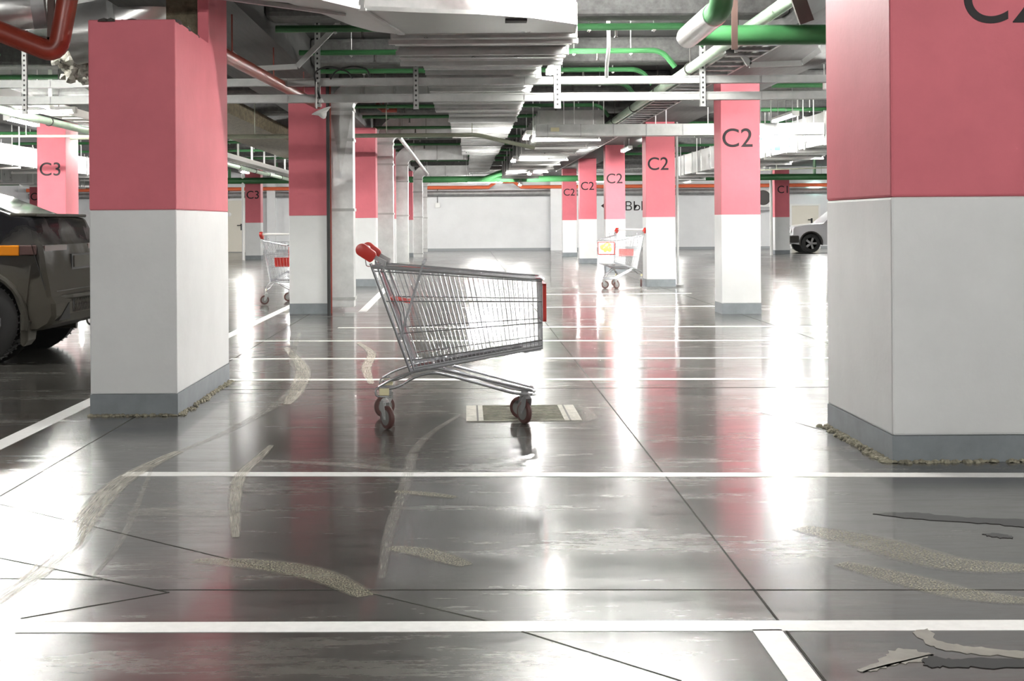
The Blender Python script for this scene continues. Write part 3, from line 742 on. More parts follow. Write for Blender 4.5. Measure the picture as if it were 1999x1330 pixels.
MB().prism([(W(-.02),YcN-.5),(W(-.055),YcN),(W(-.02),YcN+.5),(W(.06),YcN+HW-.08),(W(.10),YcN+HW-.1),(W(.10),YcN-HW+.1),(W(.06),YcN-HW+.08)],.525,.565).build('bumper_lip', M['dust'], suv, bevel=.012)
mb = MB(); mb.v += [(W(-.002),YcN-.86,.36),(W(-.018),YcN-.60,.36),(W(-.018),YcN-.60,.50),(W(.06),YcN-.86,.36),(W(.06),YcN-.60,.36),(W(.06),YcN-.60,.50)]
for q in ((0,1,2),(3,5,4),(0,3,4,1),(1,4,5,2),(2,5,3,0)): mb.face(list(q))
mb.build('reflector_pocket', M['pit'], suv)
mb = MB(); mb.tube([Vector((W(.03),YcN+.28,.285))+Vector((.05*math.cos(a),0,.045*math.sin(a))) for a in [2*PI*k/14 for k in range(14)]], .009, 6, closed=True); mb.build('tow_hook', M['dust'], suv, smooth=True)
MB().tube([(W(.5),YcN+.1,.27),(W(.12),YcN+.1,.26)], .035, 12).build('exhaust', M['dust'], suv, smooth=True)
MB().xprism([(W(.30),.42),(W(.215),.36),(W(.235),.20),(W(.275),.15),(W(.30),.17)], YcN-HW+.005, YcN-HW+.22).build('mud_flap', M['dust'], suv, bevel=.008)
# seams
mb = MB()
for a_,b_ in (((.20,1.0),(.16,.86)),((.16,.86),(.085,.62))):
    mb.obox((W(a_[0]),YcN-HW-.001,a_[1]),(W(b_[0]),YcN-HW-.001,b_[1]),.006,.006,(0,1,0))
mb.obox((W(.033),YcN-.80,.60),(W(.0),YcN,.60),.005,.005); mb.obox((W(.0),YcN,.60),(W(.033),YcN+.80,.60),.005,.005)
mb.build('panel_seam', M['black'], suv)
# white car far right: front end towards -x
q = P3(1551,492,47.5)
prof2 = [(.10,.33),(0,.36),(-.02,.45),(0,.60),(.06,.64),(.07,.86),(.12,.91),(.5,.97),(1.15,1.03),(1.7,1.50),(1.9,1.58),(3.1,1.60),(3.5,1.50),(3.62,.95),(3.70,.6),(3.66,.36)]
prof2 += [(3.3,.30)] + arch(2.9,.40,.34,.28,True) + [(2.3,.28),(1.2,.28)] + arch(.72,.40,.34,.28,True) + [(.22,.30)]
wc, W2 = car('passenger_car', 'white car with a black bumper parked near the cream door', prof2, [.72,2.9], .82, q.x, 1, 48.9, M['carwhite'], .33, None)
Y2 = 48.9
MB().box(W2(-.06),W2(.30),Y2-.85,Y2+.85,.36,.60).build('bumper', M['dark'], wc, bevel=.03)
MB().box(W2(.03),W2(.065),Y2-.55,Y2+.55,.66,.84).build('grille', M['black'], wc)
mb = MB()
for yy in (-.4,.4): mb.tube([(W2(-.06),Y2+yy,.45),(W2(-.10),Y2+yy,.85)], .025, 8)
mb.tube([(W2(-.10),Y2-.5,.82),(W2(-.10),Y2+.5,.82)], .025, 8); mb.build('bull_bar', M['dark'], wc, smooth=True)
for yy in (-.66,.66): MB().lathe((W2(.05),Y2+yy,.76),(-1,0,0),[(.09,0),(.085,.02),(.04,.035)],16).build('headlight', M['white2'], wc, smooth=True)
mb = MB(); poly = [(1.28,1.05),(1.75,1.48),(2.4,1.51),(2.4,1.03)]
mb.v += [(W2(d),Y2-.82*(1-.30*max(0,(z-.92))/.7)-.006,z) for d,z in poly]; mb.face([0,1,2,3]); mb.build('side_window', M['glass'], wc)
# ================================================================ CEILING SERVICES
# ---- curved plenum duct overhead
poly = [(-2.6,8.3),(-1.45,8.75),(-.98,9.25),(-.72,9.72),(-.3,9.86),(.1,9.96),(.5,10.16),(.845,10.5),(.87,11.0),(-.55,11.0),(-.72,10.82),(-.86,10.5),(-1.0,9.98),(-1.2,9.4),(-1.65,9.1),(-2.6,8.9)]
ov = empty('curved_duct', (0,10.2,2.65), 'big galvanised curved duct bend above the trolley, at the top edge', 'duct')
def smooth_poly(P, n=4):
    return P
MB().prism(poly, 2.65, 3.22).build('shell', M['galv'], ov, smooth=True, ang=40)
mb = MB()
for k in range(len(poly)-7):
    a, b = poly[k], poly[k+1]; mb.obox((a[0],a[1],2.66),(b[0],b[1],2.66),.02,.03)
mb.build('lower_seam', M['galv2'], ov)
mb = MB(); mb.obox((-.72,9.70,2.65),(-.72,9.70,3.22),.035,.03,(0,1,0)); mb.obox((-.72,9.68,2.645),(-.50,10.95,2.645),.05,.02); mb.obox((-1.62,9.1,2.645),(-.86,9.9,2.645),.03,.03)
mb.build('seam_strip', M['galv2'], ov)
MB().box(.30,.46,10.2,10.3,2.63,2.66).build('access_slot', M['black'], ov)
# ---- stepped main duct along the aisle
SEG = [(11.0,12.85,-.56,.87,2.65,2.88),(12.85,19.0,-.37,.71,2.65,2.88),(19.0,24.5,-.20,.71,2.66,2.88),(24.5,31,-.05,.69,2.67,2.88),(31,42,.12,.66,2.68,2.88)]
md = empty('ventilation_duct', (.15,26,2.65), 'long ribbed galvanised duct running down the middle under the ceiling', 'duct')
for y0,y1,x0,x1,z0,z1 in SEG:
    MB().box(x0,x1,y0,y1,z0+.02,z1).build('duct_section', M['galvd'], md)
    y = y0+.12; i = 0
    while y < y1-.05:
        w, dz = ((.055,.0),(.018,.012),(.03,.02),(.018,.005))[i%4]
        MB().box(x0-.03,x1+.03,y-w,y+w,z0-.025+dz,z1+.02).build('flange', M['galvl'] if i%4 in (1,2) else M['galv'], md)
        y += (.30,.26,.34,.42)[i%4]*(1 if y < 31 else 1.7); i += 1
for i,(yy,x0,x1) in enumerate(((11.25,-.62,.92),(12.0,-.60,.90),(12.8,-.60,.90),(16.0,-.42,.75),(20,-.25,.75),(26,-.1,.73),(33,.08,.70))):
    mb = MB(); mb.box(x0,x1,yy-.03,yy+.03,2.60,2.64)
    if i > 1:
        for x in (x0+.02,x1-.02): mb.tube([(x,yy,2.6),(x,yy,ZC)], .008, 6)
    else:
        for x in (x0+.02,x1-.02): mb.tube([(x,yy,2.6),(x,yy,2.7)], .008, 6)
    mb.build('hanger', M['galv2'], md)
# ---- standing ducts beside the left row with branch ducts
def vduct(x0, x1, y0, dep, zin, zh, xend, label, foot=.07, vee=False):
    r = empty('standing_duct', ((x0+x1)/2, y0+dep/2, 0), label, 'duct', 'standing ducts')
    R_ = .10
    ci = Vector((x1+R_, 0, zin-R_))
    w = x1-x0; mb = MB()
    # vertical shaft
    mb.box(x0,x1,y0,y0+dep,foot,zin-R_)
    mb.build('shaft', M['galvl'], r, bevel=.004)
    # elbow swept from the shaft to the branch
    mb = MB(); n = 8; i0 = 0
    for k in range(n+1):
        a = PI - (PI/2)*k/n
        ri, ro_x, ro_z = R_, R_+w, R_+zh
        pi = (ci.x+ri*math.cos(a), ci.z+ri*math.sin(a)); po = (ci.x+ro_x*math.cos(a), ci.z+ro_z*math.sin(a))
        mb.v += [(pi[0],y0,pi[1]),(po[0],y0,po[1]),(po[0],y0+dep,po[1]),(pi[0],y0+dep,pi[1])]
    for k in range(n):
        for j in range(4): mb.face([4*k+j,4*k+(j+1)%4,4*k+4+(j+1)%4,4*k+4+j])
    mb.face([0,1,2,3]); mb.face([4*n+j for j in range(4)])
    mb.build('elbow', M['galvl'], r, smooth=True)
    mb = MB(); mb.box(ci.x,xend,y0,y0+dep,zin,zin+zh)
    mb.build('branch', M['galvl'], r, bevel=.004)
    zz = [zin-R_-.03, zin-R_-.42, 1.32, .18]
    for z in zz:
        mb = MB(); e = .012
        mb.box(x0-e,x1+e,y0-e,y0+dep+e,z-.018,z+.018); mb.build('flange', M['galv2'], r)
    for t in (.02,.45,.98): 
        x = ci.x+(xend-ci.x)*t; MB().box(x-.015,x+.015,y0-.012,y0+dep+.012,zin-.012,zin+zh+.012).build('branch_flange', M['galv2'], r)
    for x in (ci.x+.05, xend-.1): MB().tube([(x,y0-.01,zin-.02),(x,y0-.01,ZC)], .008, 6).build('hanger', M['galv2'], r)
    if vee:
        mb = MB(); xm = (x0+x1)/2
        mb.v += [(x0+.02,y0-.001,zin-R_-.10),(x1-.02,y0-.001,zin-R_-.10),(xm,y0-.012,zin-R_-.85)]; mb.face([0,1,2])
        mb.build('cross_break', M['galv'], r)
    return r
yv = 17.75
p0, p1 = P3(644,434,yv), P3(690,434,yv)
vduct(p0.x, p1.x, yv, .32, 2.74, .24, -.38, 'galvanised duct standing against the nearest left pillar', vee=True)
for xa,xb,yv,zin,zh,xe,lab in ((737,768,26.2,2.78,.38,-.10,'second galvanised standing duct from the trolley handle'),
                               (771,797,33.2,2.66,.34,.05,'third standing duct, between the second and fourth'),
                               (807,825,43.0,2.62,.30,.12,'fourth standing duct, near the far wall'),
                               (826,834,51.0,2.6,.3,.12,'farthest and slimmest standing duct')):
    p0, p1 = P3(xa,434,yv), P3(xb,434,yv)
    vduct(p0.x, p1.x, yv, .32, zin, zh, xe, lab)
mb = MB(); p = P3(642,434,17.55); mb.tube([(p.x,17.5,0),(p.x,17.5,ZC)], .022, 8)
tag(mb.build('riser_pipe', M['black'], smooth=True), 'thin black riser pipe between the pillar and its duct', 'pipe')
mb = MB(); p = P3(646.5,434,17.62); mb.tube([(p.x-.004,17.62,0),(p.x-.004,17.62,3.0)], .012, 8)
tag(mb.build('riser_pipe', M['redpipe'], smooth=True), 'thin red riser pipe behind the black riser', 'pipe')
# vertical drain pipes on right-row pillars
mb = MB(); x = EX1+.05; mb.tube([(x,EY0+.1,.03),(x,EY0+.1,2.9)], .024, 10); mb.tube([(x-.03,EY0+.1,.03),(x+.10,EY0+.1,.03)], .024, 8)
tag(mb.build('drain_pipe', M['galv2'], smooth=True), 'grey drain pipe on the right edge of the pillar by the parked trolley', 'pipe')
p = PF(1506,498); mb = MB(); mb.tube([(p.x,p.y,0),(p.x,p.y,2.9)], .05, 10)
tag(mb.build('drain_pipe', M['white2'], smooth=True), 'white drain pipe beside the pillar marked C1', 'pipe')
p = PF(475,508); mb = MB(); mb.tube([(p.x,p.y,0),(p.x,p.y,2.9)], .04, 10)
tag(mb.build('drain_pipe', M['white2'], smooth=True), 'white drain pipe beside the pillar marked C3 near the cream door', 'pipe')
# ---- cross trays (two channels on perforated struts)
YT = 14.0
def channel(x0, x1, y, z, h=.075, d=.10, label='', m='galv2'):
    r = empty('cable_tray', ((x0+x1)/2, y, z), label, 'cable tray', 'cable trays across the aisles')
    mb = MB(); mb.box(x0,x1,y,y+.004,z,z+h); mb.box(x0,x1,y+d-.004,y+d,z,z+h); mb.box(x0,x1,y,y+d,z,z+.004)
    mb.box(x0,x1,y-.006,y,z+h-.012,z+h); mb.box(x0,x1,y-.006,y,z,z+.012)
    mb.build('channel', M[m], r)
    mb = MB(); rs = random.Random(int(z*100))
    for k in range(3):
        mb.tube([(x0+(x1-x0)*t/24, y+.03+.02*k, z+.02+.012*rs.random()) for t in range(25)], .009, 6)
    mb.build('cable', M['dark'], r, smooth=True)
    mb = MB(); x = x0+.5
    while x < x1: mb.box(x-.004,x+.004,y-.008,y,z,z+h); x += 2.4
    mb.build('splice', M['galvd'], r)
    return r
zu = P3(910,158,YT).z-.037; zl = P3(910,190,YT).z-.04
channel(-9.5, 9.5, YT, zu, label='upper of two parallel steel trays crossing in front of the pillars')
channel(-9.5, 9.5, YT, zl, label='lower of two parallel steel trays crossing in front of the pillars', h=.08)
def strut(px, Y, z0, z1, label, w=.055):
    x = P3(px,170,Y).x; mb = MB(); mb.box(x-w/2,x+w/2,Y-.012,Y-.008,z0,z1); mb.box(x-w/2,x-w/2+.004,Y-.012,Y+.02,z0,z1); mb.box(x+w/2-.004,x+w/2,Y-.012,Y+.02,z0,z1)
    r = empty('hanger_strut', (x,Y,z0), label, 'hanger', 'struts carrying the crossing trays')
    mb.build('channel', M['galv2'], r)
    mb = MB(); z = z0+.03
    while z < z1-.02: mb.box(x-.009,x+.009,Y-.0135,Y-.0115,z,z+.02); z += .05
    mb.build('slot', M['black'], r); return r
zb = zl-.05
strut(48, YT-.02, zb-.05, 3.28, 'perforated strut on the crossing trays, left of the stepped pillar')
strut(620, YT-.02, zb+.0, 3.28, 'perforated strut on the crossing trays with the white horn speaker')
strut(812, YT-.02, zb-.03, 3.28, 'perforated strut on the crossing trays at the left side of the ribbed duct')
strut(1088, YT-.02, zb-.03, 3.28, 'white lit perforated strut on the crossing trays, right of the ribbed duct', .075)
strut(1372, YT-.02, zb-.02, 3.28, 'perforated strut on the crossing trays, left of the nearest C2 pillar', .06)
mb = MB(); mb.obox((.72,YT-.05,3.0),(.74,YT-.05,zu+.05),.06,.05,(0,1,0)); mb.obox((.69,YT-.05,2.92),(.98,YT-.05,2.92),.05,.05)
tag(mb.build('duct_bracket', M['galv2']), 'white lit bracket between the ribbed duct and the tray', 'bracket')
# second cross tray: a wide closed trunking
Y2T = 21.0
p0 = P3(1045,255,Y2T); zc = P3(1300,253,Y2T).z
tr = empty('cable_trunking', (3.2,Y2T,zc), 'wide pale cable trunking crossing behind the nearest C2 pillar', 'cable tray')
MB().box(p0.x,5.45,Y2T,Y2T+.25,zc-.09,zc+.09).build('casing', M['galv2'], tr, bevel=.006)
for x in (1.25,1.75,2.25,2.75,3.3,3.9,4.45,4.7,4.95,5.2): MB().box(x-.006,x+.006,Y2T-.004,Y2T+.254,zc-.093,zc+.093).build('joint_strip', M['galvd'], tr)
p = P3(1075,253,Y2T); MB().box(p.x,p.x+.13,Y2T-.006,Y2T-.002,p.z-.03,p.z+.03).build('warning_sticker', M['yellow'], tr)
for x in (1.5,1.95,2.9,3.7,4.5,5.15): 
    for dx in (0,.16): MB().tube([(x+dx,Y2T+.1,zc),(x+dx,Y2T+.1,ZC)], .008, 6).build('hanger_rod', M['white2'], tr)
p = P3(1532,248,Y2T-.01); MB().box(p.x-.12,p.x+.12,Y2T-.035,Y2T,p.z-.06,p.z+.06).build('junction_box', M['white2'], tr, bevel=.01)
# olive pipe across the left half
mb = MB(); a = P3(300,264,21); z = P3(700,265,21).z
pts = [(-6,21,z),(.20,21,z),(.42,21,z-.06),(1.05,21.1,z-.2)]
mb.tube(rounded(pts,.15), .033, 10)
for x in (-3.2,-1.2,.1): mb.tube([(x,21,z),(x,21,ZC)], .007, 6)
tag(mb.build('conduit', M['olive'], smooth=True), 'olive pipe crossing the left half between the ducts', 'pipe')
# ---- wide duct right of the ribbed duct
wd = empty('wide_duct', (1.7,33,2.5), 'wide flat galvanised duct running away right of the ribbed duct', 'duct')
mb = MB(); x0,x1 = 1.15,2.12
mb.box(x0,x1,21.3,43.2,2.52,2.86)
y = 21.5
while y < 43: mb.box(x0-.025,x1+.025,y-.02,y+.02,2.495,2.88); y += .55
mb.build('shell', M['galv'], wd)
y = 22.5
while y < 43:
    mb = MB()
    for x in (x0-.05,x1+.05): mb.tube([(x,y,2.47),(x,y,ZC)], .01, 6)
    mb.box(x0-.08,x1+.08,y-.02,y+.02,2.455,2.49); y += 2.4
    mb.build('hanger', M['white2'], wd)
# ladder tray along the beam of the right row
lt = empty('cable_ladder', (2.6,28,2.6), 'cable ladder with dark rungs running along the right beam', 'cable tray')
mb = MB()
for x in (2.47,2.83): MB().box(x-.012,x+.012,12.2,43.3,2.72,2.80).build('side_rail', M['galv2'], lt)
y = 12.4
while y < 43: MB().box(2.47,2.83,y-.05,y+.05,2.72,2.75).build('rung', M['galvd'], lt); y += .42
rs = random.Random(5)
for k in range(5): MB().tube([(2.51+.06*k+.02*rs.random(), 12.2+31*t/30, 2.77+.015*rs.random()) for t in range(31)], .014, 6).build('cable', M['dark'], lt, smooth=True)
# ---- green sprinkler branches with an elbow down to the pale main
mainX, mainZ = 2.36, 2.745
GY = [12.8,14.6,16.4,18.0,21.4,23.5,26.2,29,31.8,34.6,37.4,40.2]
NTH = ['nearest','second','third','fourth','fifth','sixth','seventh','eighth','ninth','tenth','eleventh','twelfth']
for i,yy in enumerate(GY):
    r = empty('sprinkler_pipe', (0,yy,2.9), '%s green sprinkler pipe crossing the middle aisle under the ceiling' % NTH[i], 'pipe', 'green sprinkler branches')
    z = 2.95
    pts = rounded([(-1.75,yy,z),(2.08,yy,z),(2.22,yy+.02,mainZ+.03)],.16)
    MB().tube(pts, .029 if i else .034, 10).build('pipe', M['green'], r, smooth=True)
    for x in (-1.2,-.2,1.15,1.75): mb = MB(); mb.tube([(x,yy,z-.05),(x,yy,ZC)], .007, 6); mb.box(x-.015,x+.015,yy-.035,yy+.035,z-.04,z-.03); mb.build('clip', M['galv2'], r)
    for x in (-.95,1.4): mb = MB(); mb.tube([(x,yy,z),(x,yy,z-.08)], .012, 8); mb.lathe((x,yy,z-.10),(0,0,1),[(.022,0),(.012,.015),(.008,.03)],8); mb.build('sprinkler_head', M['dark'], r)
mp = empty('sprinkler_main', (mainX,25,mainZ), 'pale green main pipe running along the ceiling above the right row', 'pipe')
MB().tube([(mainX,9.0,mainZ),(mainX,43.5,mainZ)], .052, 14).build('pipe', M['pale'], mp, smooth=True)
y = 9.6
while y < 43: mb = MB(); mb.tube([Vector((mainX,y,mainZ))+Vector((.06*math.cos(a),0,.06*math.sin(a))) for a in [2*PI*k/14 for k in range(14)]], .007, 6, closed=True); mb.tube([(mainX,y,mainZ+.055),(mainX,y,ZC)],.007,6); y += 2.45; mb.build('clamp', M['dark'], mp, smooth=True)
# left aisle and right aisle branches
for k,yy in enumerate((13.5,16.8,20.2,23.6,27,30.5,34,38)):
    r = empty('sprinkler_pipe', (-5,yy,2.9), '%s green sprinkler pipe over the left aisle' % NTH[k], 'pipe', 'green sprinkler branches')
    MB().tube(rounded([(-10,yy,2.95),(-4.75,yy,2.95),(-4.55,yy,2.8)],.14), .03, 8).build('pipe', M['green'], r, smooth=True)
    for x in (-8.5,-7.5,-6.2,-5.2): MB().tube([(x,yy,2.9),(x,yy,ZC)], .008, 6).build('clip', M['white2'], r)
for k,yy in enumerate((15.5,18.5,22.5,25.5,29,33,37)):
    r = empty('sprinkler_pipe', (7,yy,2.9), '%s green sprinkler pipe over the right aisle' % NTH[k], 'pipe', 'green sprinkler branches')
    MB().tube(rounded([(4.1,yy,2.95),(11,yy,2.95)],.14), .032, 8).build('pipe', M['green'], r, smooth=True)
    for x in (4.8,5.6,6.6,7.6): MB().tube([(x,yy,2.9),(x,yy,ZC)], .008, 6).build('clip', M['white2'], r)
# ---- large green pipe with foil jacket at the upper right
gp = empty('heating_pipe', (2.2,10.7,2.6), 'thick dark green pipe with a foil jacketed bend at the upper right', 'pipe')
hz = 2.585; hx = 1.74
MB().tube(rounded([(3.4,10.72,hz),(hx+.02,10.72,hz),(hx,10.60,hz)],.12), .078, 18).build('pipe', M['green'], gp, smooth=True)
MB().tube([(hx,10.80,hz),(hx,9.62,hz)], .088, 20).build('foil_jacket', M['foil'], gp, smooth=True)
MB().tube(rounded([(hx,9.66,hz),(hx,9.35,hz),(hx,9.30,3.28)],.2), .08, 18).build('riser', M['green'], gp, smooth=True)
mb = MB(); mb.obox(P3(1434,-30,10.3), P3(1434,97,10.3), .046, .012, (0,1,0)); tag(mb.build('hanger_bar', M['brown']), 'flat brown hanger bar in front of the thick green pipe', 'hanger')
mb = MB(); mb.box(P3(1415,92,12.6).x,P3(1431,92,12.6).x,12.55,12.65,P3(1420,105,12.6).z,P3(1420,84,12.6).z); tag(mb.build('pipe_clamp', M['black']), 'black clamp on the pale main pipe below the brown bar', 'clamp')
a = P3(1556,-10,9.6); b = P3(1575,44,9.6); mb = MB(); mb.obox(a, b, .10, .03, (0,1,0)); tag(mb.build('hanger_bar', M['dark']), 'dark steel hanger bar above the thick green pipe by the massive pillar', 'hanger')
# ---- cradle brackets round the beams
def cradle(pts, Y, label):
    mb = MB()
    for a,b in zip(pts[:-1],pts[1:]): mb.obox(P3(*a,Y), P3(*b,Y), .05, .045, (0,1,0))
    for q in (pts[0],pts[-1]): p = P3(*q,Y); mb.tube([p,(p.x,p.y,ZC)], .012, 8)
    tag(mb.build('cradle_bracket', M['galv2']), label, 'bracket')
cradle([(428,80),(487,135),(580,130),(662,45)], 13.6, 'steel cradle bracket under the beam beside the stepped pillar')
cradle([(1440,93),(1463,127),(1565,123),(1600,98)], 13.3, 'steel cradle bracket under the beam above the nearest C2 pillar')
# black cables looping over the tray
for pts,lab in (([(617,165),(612,140),(640,128),(680,140),(688,153)],'black cable looping from the strut across the upper tray'),
                ([(645,155),(655,138),(690,128),(718,135),(722,152)],'black cable arch above the upper tray'),
                ([(617,165),(622,185),(627,200)],'black cable running down to the horn speaker')):
    P = [P3(*q,YT-.035) for q in pts]; tag(MB().tube(rounded(P,.12), .0085, 8).build('cable', M['black'], smooth=True), lab, 'cable')
# white conduit hanging at centre right
P = [Vector((P3(1187,36,13.2).x,13.2,ZC)),P3(1187,36,13.2),P3(1189,90,13.2),P3(1185,120,13.4),P3(1184,150,13.9)]
tag(MB().tube(rounded(P,.2), .018, 8).build('conduit', M['white2'], smooth=True), 'short white conduit dropping onto the upper tray', 'pipe')
# horn speaker
hs = P3(632,222,YT-.1)
sp = empty('horn_speaker', (hs.x,hs.y,hs.z), 'white horn speaker hanging from a tray strut', 'speaker')
mb = MB(); mb.lathe((hs.x+.0,hs.y,hs.z-.03),(-.35,-.25,.9),[(.012,-.02),(.03,0),(.045,.03),(.095,.06),(.105,.066),(.09,.062),(.03,.03),(.0,.02)],24); mb.build('horn', M['white2'], sp, smooth=True)
mb = MB(); mb.obox(P3(618,160,YT-.06), P3(618,212,YT-.06), .012,.03,(0,1,0)); mb.lathe(P3(627,200,YT-.08),(0,0,1),[(.03,0),(.012,.04),(0,.045)],12); mb.build('mount', M['white2'], sp)
# mineral wool box over the left aisle
mb = MB(); mb.box(-4.45,-3.42,15.8,34,2.75,3.0)
tag(mb.build('insulated_duct', M['wool']), 'shaggy brown mineral wool covered duct over the left aisle', 'duct')
# left aisle ladder tray, pale green main
ll = empty('cable_ladder', (-5.1,26,2.5), 'white cable ladder running along the left aisle', 'cable tray')
mb = MB()
for x in (-5.25,-4.95): mb.box(x-.012,x+.012,14.3,43.3,2.53,2.63)
y = 14.5
while y < 43: mb.box(-5.25,-4.95,y-.03,y+.03,2.53,2.55); y += .5
mb.build('frame', M['white2'], ll)
y = 15
while y < 43: MB().box(-5.12,-5.08,y-.02,y+.02,2.545,ZC).build('hanger', M['white2'], ll); y += 2
lm = empty('sprinkler_main', (-5.4,26,2.5), 'pale green main pipe running along the left aisle', 'pipe')
MB().tube([(-5.42,12.2,2.50),(-5.42,43.3,2.50)], .05, 12).build('pipe', M['pale'], lm, smooth=True)
y = 13
while y < 43: MB().tube([Vector((-5.42,y,2.5))+Vector((.057*math.cos(a),0,.057*math.sin(a))) for a in [2*PI*k/12 for k in range(12)]], .008, 6, closed=True).build('clamp', M['dark'], lm); y += 2.5
def sideduct(x0,x1,y0,y1,z0,z1,label):
    r = empty('aisle_duct', ((x0+x1)/2,(y0+y1)/2,z0), label, 'duct')
    mb = MB(); mb.box(x0,x1,y0,y1,z0,z1); y = y0+.6
    while y < y1: mb.box(x0-.02,x1+.02,y-.015,y+.015,z0-.02,z1+.02); y += 1.25
    mb.build('shell', M['galv'], r)
    y = y0+.9
    while y < y1:
        mb = MB()
        for x in (x0-.05,x1+.05): mb.tube([(x,y,z0-.05),(x,y,ZC)], .012, 6)
        mb.box(x0-.07,x1+.07,y-.02,y+.02,z0-.06,z0-.025); y += 2.5
        mb.build('hanger', M['white2'], r)
sideduct(-9.1,-8.25,17,43.3,2.25,2.62,'bright galvanised duct running behind the left C3 pillars')
sideduct(5.55,6.5,14.5,43.3,2.32,2.82,'bright galvanised duct running along the right aisle')
sideduct(-12.6,-11.6,16,43.3,2.3,2.7,'outermost galvanised duct at the far left')
# thin conduit across the left pillars
for px0,py0,px1,py1,Y,lab in ((0,266,170,266,20.5,'thin pale pipe crossing in front of the bright pink pillar'),(1480,332,1600,328,40,'thin grey pipe crossing above the far green pipe at right')):
    a, b = P3(px0,py0,Y), P3(px1,py1,Y); d = (b-a).normalized()
    mb = MB().tube([a-d*1.5,b+d*1.2], .018, 8); q = a.lerp(b,.3); mb.tube([q,(q.x,q.y,ZC)],.008,6); tag(mb.build('conduit', M['olive'], smooth=True), lab, 'pipe')
# foil ducts and red pipe at the upper left
fd = empty('flexible_duct', (-3,9,2.9), 'large foil wrapped duct bend behind the top of the stepped pillar', 'duct')
a,b,c = P3(-60,35,9.6), P3(40,30,9.6), P3(90,10,9.6)
MB().tube([P3(140,70,11.2),P3(215,55,11.2),P3(290,22,11.2),P3(345,-40,11.2)], .24, 24).build('tube', M['foil'], fd, smooth=True)
mb = MB()
for q,d in ((P3(228,50,11.2),P3(240,47,11.2)),(P3(316,4,11.2),P3(322,-2,11.2))): mb.tube([q,d], .247, 24)
mb.build('tape', M['galv2'], fd, smooth=True)
f2 = empty('flexible_duct', (-3.4,9,2.8), 'foil wrapped duct at the top left corner', 'duct')
MB().tube([P3(-140,20,9.2),P3(0,18,9.2),P3(62,10,9.3)], .16, 22).build('tube', M['foil'], f2, smooth=True)
MB().tube([P3(62,10,9.3),P3(88,8,9.32)], .165, 22).build('cuff', M['galvd'], f2, smooth=True)
rp = [P3(-80,30,9.0),P3(112,106,9.0),P3(142,-60,9.0),Vector((P3(142,-60,9.0).x+.02,9.0,ZC))]
tag(MB().tube(rounded(rp,.10), .068, 18).build('riser_pipe', M['redpipe'], smooth=True), 'thick rust red pipe with an elbow at the upper left', 'pipe')
mb = MB(); mb.obox(P3(100,-20,9.25),P3(100,80,9.25),.045,.03,(0,1,0)); mb.obox(P3(45,72,9.25),P3(104,80,9.25),.04,.03,(0,1,0)); tag(mb.build('hanger_bar', M['brown']), 'brown steel hanger behind the rust red elbow', 'hanger')
mb = MB(); rs = random.Random(11); c = P3(150,132,11.4)
for i in range(70):
    q = c + Vector((rs.gauss(0,.07),rs.gauss(0,.06),rs.gauss(0,.05))); s = .02+.03*rs.random()
    mb.lathe(q, (rs.uniform(-1,1),rs.uniform(-1,1),rs.uniform(-1,1)), [(0,-s),(s*.8,-s*.3),(s,s*.2),(0,s)], 6)
tag(mb.build('insulation_tuft', M['cement']), 'torn tuft of pale insulation under the foil duct', 'insulation', None, 'stuff')
# red pipe along the left row (right of the stepped pillar)
a, b = P3(424,100,10.8), P3(620,205,17.0)
mb = MB().tube([a, b], .055, 14)
for t in (.1,.45,.8): q = a.lerp(b,t); mb.tube([q,(q.x,q.y,ZC)], .007, 6)
tag(mb.build('riser_pipe', M['redpipe'], smooth=True), 'rust red pipe running away under the left beam', 'pipe')
P = [P3(738,206,22.7),P3(748,214,22.5),P3(775,214,22.5)]
mb = MB().tube(P, .05, 12); mb.tube([P[1],(P[1].x,P[1].y,ZC)],.008,6)
tag(mb.build('riser_pipe', M['redpipe'], smooth=True), 'short rust red pipe above the second standing duct', 'pipe')
P = [P3(780,268,21.5),P3(835,340,32)]
tag(MB().tube(P, .032, 10).build('flexible_hose', M['foil'], smooth=True), 'slanting foil hose beside the standing ducts', 'hose')
# ---- far services
YG = 43.8
zg = P3(910,350,YG).z
gf = empty('supply_pipe', (0,YG,zg), 'long green pipe crossing the whole hall near the far wall', 'pipe')
MB().tube([(-17.5,YG,zg),(17.5,YG,zg)], .10, 14).build('pipe', M['green'], gf, smooth=True)
mb = MB()
for px in (40,448,540,1340,1590): x = P3(px,350,YG).x; mb.tube([(x,YG,zg),(x,YG,ZC)], .05, 8)
mb.build('riser', M['green'], gf, smooth=True)
mb = MB(); b0 = P3(975,350,YG-.3); mb.tube([P3(940,352,YG-.25),P3(985,335,YG-.3)], .09, 12)
mb.build('branch', M['green'], gf, smooth=True)
YO = YB-.5; zo = P3(910,366,YO).z
MB_ = MB().tube([(-17.5,YO,zo),(.9,YO,zo),(1.2,YO,zo+.22),(1.9,YO,zo+.22),(2.2,YO,zo),(17.5,YO,zo)], .075, 10)
for x in (-14,-9,-4,0,5,10,15): MB_.tube([(x,YO,zo),(x,YB-.002,zo)], .02, 6)
tag(MB_.build('supply_pipe', M['orange'], smooth=True), 'long orange red pipe along the far wall', 'pipe')
zq = P3(910,378,YB).z
for xa,xb,lab in ((-17.5,P3(1476,378,YB).x,'long grey insulated pipe under the orange pipe on the far wall'),(P3(1511,378,YB).x,17.5,'grey insulated pipe above the white car on the far wall')):
    mb = MB().tube([(xa,YB-.22,zq),(xb,YB-.22,zq)], .12, 14)
    for t in (.05,.3,.55,.8,.95): mb.tube([(xa+(xb-xa)*t,YB-.22,zq),(xa+(xb-xa)*t,YB-.002,zq)], .02, 6)
    tag(mb.build('supply_pipe', M['galvd'], smooth=True), lab, 'pipe')
